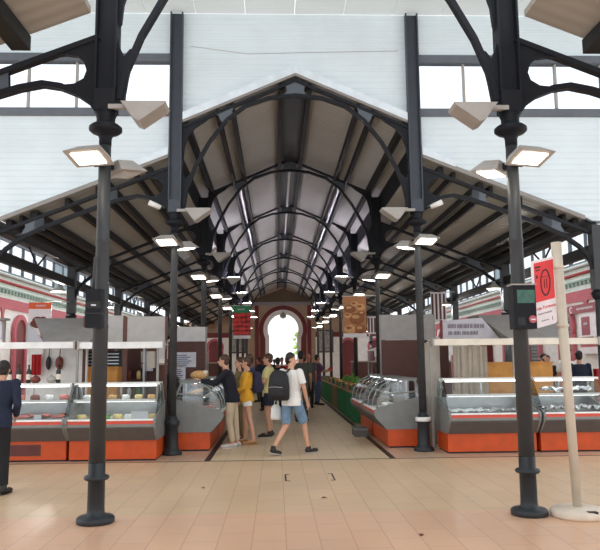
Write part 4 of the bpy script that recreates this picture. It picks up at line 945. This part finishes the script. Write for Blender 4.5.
# ------------------------------------------------------------------ people
def person(label, loc, heading, h=1.75, skin='skin', hair='hairb', top=('whitec', 'short'), legs=('denim', 'short'), shoe=('shoe', 'shoew'), pose=None, face=True, vox=.011, group=None, bun=False, hairlong=False, female=False, lean=0., turn=0., far=False):
    """stands facing local +y; pose overrides joints given for a 1.75 m figure"""
    t = thing('person', label, 'person', loc, heading - PI/2, group); k = h/1.75
    J = dict(pel=(0,0,.96), chest=(0,.01,1.27), neck=(0,-.01,1.47), head=(0,.02,1.635), sl=(-.185,-.01,1.415), sr=(.185,-.01,1.415), el=(-.235,-.03,1.13), er=(.235,-.03,1.13), wl=(-.235,.06,.89), wr=(.235,.06,.89),
             hl=(-.09,0,.93), hr=(.09,0,.93), kl=(-.1,.02,.5), kr=(.1,.02,.5), al=(-.1,-.03,.085), ar=(.1,-.03,.085), tl=(-.12,.14,.03), tr=(.12,.14,.03))
    if female: J.update(sl=(-.165,-.01,1.40), sr=(.165,-.01,1.40))
    if pose: J.update(pose)
    if lean:
        for q in ('chest','neck','head','sl','sr'):
            x, y, z = J[q]; J[q] = (x, y + math.tan(lean)*(z - .96), z - .02*(z - .96))
    J = {a: Vector(b)*k for a, b in J.items()}
    def lerp(a, b, q): return J[a].lerp(J[b], q)
    fw = 1. if not female else .9
    def torso(m, g, z0q, neck=True):
        # rings from crotch to shoulders along pelvis-chest-neck
        P, C_, N = J['pel'], J['chest'], J['neck']; rings = []
        prof = [(-.12,.13,.10),(-.04,.165,.115),(.05,.155,.11),(.14,.14,.10),(.25,.155,.115),(.34,.17,.115),(.42,.17,.10),(.47,.125,.08),(.50,.07,.06)]
        if female: prof = [(-.12,.13,.1),(-.04,.17,.12),(.05,.15,.11),(.14,.125,.095),(.25,.14,.115),(.34,.155,.12),(.42,.155,.095),(.47,.11,.075),(.50,.06,.055)]
        if z0q > -.15: prof[0] = (-.115, .163 if not female else .168, .118)
        for dz, rx, ry in prof:
            if dz < z0q: continue
            q = dz*k
            if dz < 0: c = P + Vector((0, 0, dz*k)); c.z = P.z + dz*k - dz*k + dz*k
            elif dz <= .31: c = P.lerp(C_, max(-.4, dz/.31))
            else: c = C_.lerp(N, (dz - .31)/.2)
            rings.append((c.x, c.y, c.z, rx*k + g, ry*k + g))
        m.loft(rings, 18)
    head = J['head']; hk = k
    hd = rot('Z', turn)
    def hp(x, y, z): return head + hd @ Vector((x, y, z))*hk
    # --- body: one skin
    m = MB()
    torso(m, -.012, -.2)
    m.tube(J['neck'] - Vector((0,0,.03)), head - Vector((0,.02,.06)), .058*k, .052*k, 12)
    m.ell(hp(0,-.015,.035), (.073*hk,.09*hk,.088*hk), 16, 12); m.ell(hp(0,.022,-.045), (.056*hk,.066*hk,.07*hk), 14, 10)
    m.ell(hp(0,.092,-.012), (.013*hk,.02*hk,.024*hk), 8, 6); m.ell(hp(0,.078,-.056), (.024*hk,.012*hk,.009*hk), 8, 6)
    for a in (-1, 1): m.ell(hp(a*.074,-.012,-.005), (.011*hk,.02*hk,.03*hk), 8, 6)
    for a, S_, E_, W_ in ((-1,'sl','el','wl'), (1,'sr','er','wr')):
        m.ell(J[S_], (.055*k,)*3, 10, 8); m.tube(J[S_], J[E_], .05*k*fw, .039*k*fw, 12); m.ell(J[E_], (.039*k*fw,)*3, 10, 8); m.tube(J[E_], J[W_], .038*k*fw, .027*k*fw, 12)
        d = (J[W_] - J[E_]).normalized(); up = Vector((-a,0,0)) if abs(d.x) < .8 else Vector((0,0,-1))
        n_ = (up - d*up.dot(d)).normalized(); sd = d.cross(n_).normalized()
        if sd.y < 0: sd = -sd
        pc = J[W_] + d*.045*k; Rm = Matrix((sd, n_, d)).transposed()
        m.ell(pc, (.04*k,.017*k,.055*k), 10, 8, rot=Rm); m.ell(J[W_], (.027*k,)*3, 8, 6)
        for f_, (o_, L) in enumerate(((-.03,.058),(-.01,.07),(.01,.074),(.03,.066))):
            b0 = J[W_] + d*.085*k + sd*o_*k; b1 = b0 + d*L*.5*k + n_*.008*k; b2 = b1 + d*L*.42*k + n_*.028*k
            m.tube(b0, b1, .0088*k, .008*k, 8); m.ell(b1, (.0082*k,)*3, 8, 6); m.tube(b1, b2, .008*k, .0068*k, 8); m.ell(b2, (.0068*k,)*3, 8, 6)
        b0 = J[W_] + d*.03*k + sd*.034*k; b1 = b0 + d*.035*k + sd*.026*k + n_*.01*k; b2 = b1 + d*.03*k + sd*.004*k + n_*.014*k
        m.tube(b0, b1, .0115*k, .0098*k, 8); m.ell(b1, (.0098*k,)*3, 8, 6); m.tube(b1, b2, .0098*k, .008*k, 8); m.ell(b2, (.008*k,)*3, 8, 6)
    for a, H_, K_, A_, T_ in ((-1,'hl','kl','al','tl'), (1,'hr','kr','ar','tr')):
        m.ell(J[H_], (.085*k,)*3, 12, 8); m.tube(J[H_], J[K_], .083*k, .053*k, 14); m.ell(J[K_], (.053*k,)*3, 12, 8)
        cm = J[K_].lerp(J[A_], .32); cm = cm + Vector((0,-.012,0))*k
        m.tube(J[K_], cm, .05*k, .053*k, 12); m.ell(cm, (.053*k,)*3, 10, 8); m.tube(cm, J[A_], .053*k, .033*k, 12); m.ell(J[A_], (.037*k,)*3, 10, 8)
        m.tube(J[A_], J[T_], .034*k, .026*k, 10); m.ell(J[T_], (.032*k,.034*k,.022*k), 10, 6)
    m.solid('body', skin, t, vox*.75 if not far else .014)
    # --- hair, eyes
    m = MB(); m.ell(hp(0,-.028,.05), (.084*hk,.097*hk,.088*hk), 16, 12); m.ell(hp(0,-.055,-.01), (.074*hk,.058*hk,.08*hk), 12, 10)
    if hairlong: m.ell(hp(0,-.065,-.08), (.085*hk,.05*hk,.14*hk), 12, 10)
    if bun: m.ell(hp(0,-.075,.125), (.08*hk,.075*hk,.07*hk), 12, 10)
    if hair: m.solid('hair', hair, t, .012, 2)
    if face and not far:
        for a in (-1, 1): MB().ell(hp(a*.03,.075,.012), (.009*hk,.008*hk,.007*hk), 8, 6).build('eye', 'eye', t)
        for a in (-1, 1): MB().box(hp(a*.03,.08,.034), (.034*hk,.01*hk,.007*hk)).build('eyebrow', hair or 'hairbr', t)
    # --- top
    tm, sl = top; m = MB(); torso(m, .026, -.12 if sl != 'crop' else .05)
    for S_, E_, W_ in (('sl','el','wl'), ('sr','er','wr')):
        m.ell(J[S_], (.072*k,)*3, 12, 8)
        if sl == 'long': m.tube(J[S_], J[E_], .066*k, .052*k, 12); m.ell(J[E_], (.052*k,)*3, 10, 8); m.tube(J[E_], J[E_].lerp(J[W_], .93), .052*k, .04*k, 12)
        elif sl == 'three': m.tube(J[S_], J[E_], .066*k, .054*k, 12); m.ell(J[E_], (.054*k,)*3, 10, 8); m.tube(J[E_], J[E_].lerp(J[W_], .4), .054*k, .05*k, 12)
        else: m.tube(J[S_], J[S_].lerp(J[E_], .72), .07*k, .068*k, 12)
    m.solid('sweater' if sl == 'long' else 'shirt', tm, t, vox)
    # --- legs
    lm, ll = legs; m = MB()
    c0, c1 = J['pel'] + Vector((0,0,-.10))*k, J['pel'] + Vector((0,0,.12))*k
    m.loft([(c0.x, c0.y, c0.z, .15*k, .11*k), (J['pel'].x, J['pel'].y, J['pel'].z - .02, .165*k, .118*k), (c1.x, c1.y, c1.z, .13*k, .095*k)], 18)
    for H_, K_, A_ in (('hl','kl','al'), ('hr','kr','ar')):
        m.ell(J[H_], (.09*k,)*3, 12, 8)
        if ll == 'short': m.tube(J[H_], J[H_].lerp(J[K_], .92), .1*k, .085*k, 14)
        elif ll == 'mini': m.tube(J[H_], J[H_].lerp(J[K_], .38), .102*k, .1*k, 14)
        elif ll == 'mid': m.tube(J[H_], J[H_].lerp(J[K_], .62), .102*k, .098*k, 14)
        else: m.tube(J[H_], J[K_], .094*k, .072*k, 14); m.ell(J[K_], (.072*k,)*3, 12, 8); m.tube(J[K_], J[K_].lerp(J[A_], .92), .071*k, .058*k, 14)
    m.solid('trousers' if ll == 'long' else 'shorts', lm, t, vox)
    for A_, T_ in (('al','tl'), ('ar','tr')):
        m = MB(); dv = (J[T_] - J[A_]); dh = Vector((dv.x, dv.y, 0)).normalized()
        heel = J[A_] - dh*.035*k; heel.z = J[A_].z - .035*k; toe = J[T_] + dh*.03*k
        m.tube(heel + Vector((0,0,.01)), toe, .04*k, .038*k, 12); m.ell(heel + Vector((0,0,.01)), (.042*k,)*3, 10, 8); m.ell(toe, (.044*k,.05*k,.034*k), 12, 8)
        if shoe[0] == 'shoe': m.tube(J[A_] - Vector((0,0,.03))*k, J[A_] + Vector((0,0,.05))*k, .045*k, .045*k, 12)
        m.solid('shoe', shoe[0], t, .011, 2)
        if not far:
            lo = MB(); lo.bar(heel - Vector((0,0,.034))*k - dh*.04*k, toe - Vector((0,0,.034))*k + dh*.03*k, .08*k, .014*k); lo.build('sole', shoe[1], t)
    return t
def backpack(label, loc, rz, m_, s=1., sq=False):
    t = thing('backpack', label, 'backpack', loc, rz)
    m = MB(); m.loft([(0,0,0,.15*s,.085*s),(0,0,.03*s,.17*s,.11*s),(0,0,.2*s,.175*s,.115*s),(0,0,.36*s,.155*s,.1*s),(0,0,.44*s,.11*s,.07*s),(0,0,.46*s,.05*s,.03*s)], 20); m.build('body', m_, t)
    m = MB(); m.loft([(0,-.08*s,.05*s,.12*s,.05*s),(0,-.085*s,.08*s,.13*s,.065*s),(0,-.085*s,.2*s,.125*s,.06*s),(0,-.08*s,.24*s,.09*s,.03*s)], 16); m.build('pocket', m_, t)
    MB().path([(-.12*s,-.135*s,.2*s),(0,-.15*s,.21*s),(.12*s,-.135*s,.2*s)], .006*s, 6).build('zip', 'lampgrey', t)
    for a in (-1, 1): MB().path([(a*.1*s,.06*s,.43*s),(a*.12*s,.14*s,.47*s),(a*.125*s,.25*s,.42*s),(a*.125*s,.28*s,.3*s),(a*.125*s,.22*s,.14*s),(a*.12*s,.09*s,.06*s)], .016*s, 8).build('strap', m_, t)
    return t
D = math.radians
# white T-shirt walker
person('man in white T-shirt and denim shorts striding right with a black backpack', (-.13, 12.2, 0), D(52), 1.76, 'skin', 'hairb', ('whitec', 'short'), ('denim', 'short'), ('shoe', 'shoew'),
       dict(hl=(-.09,.0,.93), kl=(-.12,.0,.50), al=(-.17,-.3,.13), tl=(-.18,-.15,.04), hr=(.09,.02,.93), kr=(.11,.22,.52), ar=(.14,.30,.09), tr=(.16,.46,.05), er=(.26,.02,1.14), wr=(.24,.14,.90), el=(-.26,.06,1.14), wl=(-.22,.2,.95)), vox=.010, turn=D(-55))
backpack('black backpack on the back of the man in the white T-shirt', (-.35, 12.03, .95), D(52) - PI/2 + D(14), 'bagblk', 1.12)
t = thing('carrier_bag', 'white carrier bag in the left hand of the man in white', 'bag', (-.40, 12.36, .60)); MB().loft([(0,0,0,.09,.04),(0,0,.04,.1,.05),(0,0,.2,.09,.045),(0,0,.26,.04,.02)], 14).build('body', 'awnw', t); MB().path([(-.03,0,.26),(-.02,0,.33),(.02,0,.33),(.03,0,.26)], .006, 6).build('handle', 'awnw', t)
# customers at the left counter
person('man in navy sweater and beige trousers reaching over the left counter', (-1.24, 13.42, 0), D(176), 1.76, 'skin', 'hairbr', ('navysw', 'long'), ('beigec', 'long'), ('shoew', 'shoew'),
       dict(er=(.22,.34,1.2), wr=(.12,.62,1.26), el=(-.22,.32,1.2), wl=(-.14,.60,1.26), kr=(.1,-.04,.5), ar=(.1,-.08,.085), tr=(.12,.1,.03), kl=(-.1,.05,.5)), lean=D(13), vox=.010)
MB_ = MB().prism([(-.075,0),(.075,0),(.06,.02),(-.06,.02)], -.05, .05)
person('woman in mustard yellow top and white shorts with hair in a bun', (-.98, 13.95, 0), D(178), 1.70, 'skin', 'hairbr', ('yellow', 'long'), ('whitec', 'mini'), ('sandal', 'sandal'),
       dict(er=(.2,.04,1.14), wr=(.16,.22,1.02), el=(-.2,.06,1.14), wl=(-.15,.24,1.05), kr=(.1,.05,.5), ar=(.1,.06,.085), tr=(.12,.22,.03), kl=(-.1,-.06,.5), al=(-.1,-.14,.085), tl=(-.12,.02,.03)), bun=True, female=True, vox=.010)
backpack('dark navy backpack on the woman in mustard yellow', (-.78, 13.95, 1.0), D(178) - PI/2, 'bagnavy', .92)
person('man in pale yellow shirt and navy shorts with folded arms', (-.56, 15.15, 0), D(170), 1.78, 'skin', 'hairbr', ('paleyel', 'short'), ('navy', 'mid'), ('shoe', 'shoew'),
       dict(er=(.24,.08,1.18), wr=(.02,.2,1.22), el=(-.24,.06,1.16), wl=(-.04,.2,1.16)), vox=.011)
person('woman in ochre top half hidden behind the mustard clad woman', (-1.16, 14.65, 0), D(200), 1.70, 'skin', 'hairbr', ('olive', 'short'), ('olive', 'long'), ('shoe', 'shoew'), dict(er=(.2,.12,1.16), wr=(.08,.26,1.22)), hairlong=True, female=True)
person('stall keeper in black behind the left curved counter handing over goods', (-2.54, 14.4, 0), D(-6), 1.66, 'skin', 'hairbr', ('blackc', 'long'), ('blackc', 'long'), ('shoe', 'shoew'), dict(er=(.2,.22,1.16), wr=(.12,.46,1.24), el=(-.2,.2,1.14), wl=(-.14,.44,1.2)), hairlong=True, female=True)
t = thing('bread_bag', 'pale paper bag of bread held across the left curved counter', 'bag', (-1.88, 13.45, 1.295)); blob(MB(), (0,0,.08), (.16,.08,.08), 3).build('bag', 'bread', t); MB().loft([(.12,0,.06,.03,.04),(.12,0,.13,.05,.05),(.12,0,.16,.05,.04)], 10).build('top_fold', 'cream', t)
# left foreground
person('man in navy shirt and black trousers at the left edge, seen from behind', (-3.93, 8.98, 0), D(98), 1.70, 'skin', 'hairb', ('navy', 'long'), ('blackc', 'long'), ('shoe', 'shoe'),
       dict(er=(.25,-.02,1.14), wr=(.2,.16,.98), el=(-.25,-.02,1.14), wl=(-.2,.16,.98), ar=(.12,-.03,.085), tr=(.15,.12,.03), head=(0,.06,1.6)), vox=.010, lean=D(17))
# people further down the aisle
person('tall man in dark grey shirt walking away behind the man in white', (.27, 18.6, 0), D(84), 1.88, 'skin2', 'hairb', ('greyc', 'short'), ('greyc', 'long'), ('shoe', 'shoe'), dict(kr=(.1,.14,.52), ar=(.1,.12,.085), tr=(.12,.28,.03), kl=(-.1,-.02,.5), al=(-.1,-.2,.11)), far=True, vox=.014)
person('bald man in dark clothes walking away on the right of the aisle', (.72, 24.0, 0), D(88), 1.86, 'skin2', None, ('greyc', 'short'), ('blackc', 'long'), ('shoe', 'shoe'), None, far=True, vox=.015)
person('person in purple top holding red goods beside the produce tables', (1.12, 25.6, 0), D(20), 1.84, 'skin2', 'hairb', ('purple', 'short'), ('bluec', 'long'), ('shoe', 'shoe'), dict(er=(.2,.22,1.16), wr=(.1,.42,1.2), el=(-.2,.2,1.16), wl=(-.1,.4,1.2)), far=True, vox=.015)
t = thing('red_bundle', 'red bundle in the hands of the person in purple', 'bundle', (1.62, 25.78, 1.24)); blob(MB(), (0,0,.05), (.1,.08,.07), 9).build('cloth', 'redc', t); MB().loft([(0,0,.1,.03,.03),(0,0,.16,.04,.04)], 8).build('knot', 'redc', t)
far = [(-.35, 20.5, 92, 'blackc', 'hairb', 'navy', 'person in black in the middle of the aisle before the doorway'),
       (-.02, 24.0, 80, 'redc', 'hairbr', 'greyc', 'person in red walking away down the aisle'),
       (-.15, 30.0, -85, 'whitec', 'hairbr', 'bluec', 'person in white in the bright light before the doorway'),
       (-.75, 23.0, 100, 'navy', 'hairb', 'blackc', 'person in navy on the left of the aisle, beyond the pale yellow shirt'),
       (.35, 33.0, 85, 'greyc', 'hairb', 'blackc', 'person in grey far down the aisle under the doorway'),
       (-1.15, 20.0, 160, 'bluec', 'hairbr', 'blackc', 'person in blue at the left tables behind the mustard top'),
       (-1.1, 28.0, 170, 'blackc', 'hairb', 'greyc', 'person in black far down the left tables'),
       (.95, 31.5, 10, 'olive', 'hairbr', 'blackc', 'person in olive at the far right tables'),
       (-.5, 37.0, 90, 'blackc', 'hairb', 'blackc', 'dark clad person near the doorway, left of its middle'),
       (3.0, 21.0, 190, 'redc', 'hairb', 'blackc', 'stall keeper in red behind the right produce tables')]
for i, (x, y, a, tc_, hc, lc, l) in enumerate(far):
    person(l, (x, y, 0), D(a), 1.72 + .03*(i % 4), 'skin' if i % 2 else 'skin2', hc, (tc_, 'short'), (lc, 'long'), ('shoe', 'shoe'), dict(kr=(.1,.1,.5), ar=(.1,.08,.085), tr=(.12,.24,.03)) if i % 2 else None, far=True, vox=.016)
# people behind the right front stalls
person('man in pale shirt standing behind the foil counter on the right', (6.8, 16.8, 0), D(-100), 1.86, 'skin', 'hairbr', ('whitec', 'short'), ('bluec', 'long'), ('shoe', 'shoe'), None, far=True, vox=.014)
person('man in navy seen from behind at the right, beside the red chair', (6.62, 15.8, 0), D(75), 1.78, 'skin', 'hairb', ('navy', 'long'), ('blackc', 'long'), ('shoe', 'shoe'), dict(er=(.24,.1,1.15), wr=(.15,.3,1.1)), far=True, vox=.014)
person('woman with brown hair and red top behind the ochre cupboard', (6.28, 17.2, 0), D(-110), 1.62, 'skin', 'hairbr', ('redc', 'short'), ('blackc', 'long'), ('shoe', 'shoe'), None, far=True, vox=.014, hairlong=True, female=True)
person('man with black cap hair behind the ochre cupboard', (6.9, 18.4, 0), D(-95), 1.70, 'skin', 'hairb', ('blackc', 'short'), ('blackc', 'long'), ('shoe', 'shoe'), None, far=True, vox=.014)
person('man in black between the sign pole and the ochre cupboard', (6.55, 17.75, 0), D(-80), 1.74, 'skin', 'hairb', ('blackc', 'long'), ('blackc', 'long'), ('shoe', 'shoe'), None, far=True, vox=.014)
t = thing('red_chair', 'tall red chair at the right edge behind the foil counter', 'chair', (7.12, 15.9, 0)); t.scale = (1, 1, 1.45)
MB().bb(-.23, .23, -.22, .22, .44, .47).build('seat', 'redc', t); MB().bb(-.23, .23, -.24, -.2, .5, .95).build('backrest', 'redc', t)
for a in (-.2, .2):
    MB().bb(a - .02, a + .02, -.24, -.2, 0, .95).build('leg', 'redc', t); MB().bb(a - .02, a + .02, .17, .21, 0, .44).build('leg', 'redc', t)

for i, (x, y, a, l) in enumerate(((.17, 8.42, .5, 'brown leaf scrap lying on the pinkish tiles, the middle one'), (.95, 6.6, 1.4, 'brown leaf scrap lying on the pinkish tiles towards the right'), (-1.35, 9.2, 2.2, 'brown leaf scrap lying on the paler tiles left of the hatch'))):
    o = MB().add([(-.05,0,.002),(0,-.025,.012),(.05,0,.004),(0,.025,.014),(0,0,.004)], [(0,1,4),(1,2,4),(2,3,4),(3,0,4)]).build('leaf_scrap', 'ham'); o.location = (x, y, 0); o.rotation_euler = (0, 0, a); tag(o, l, 'leaf')
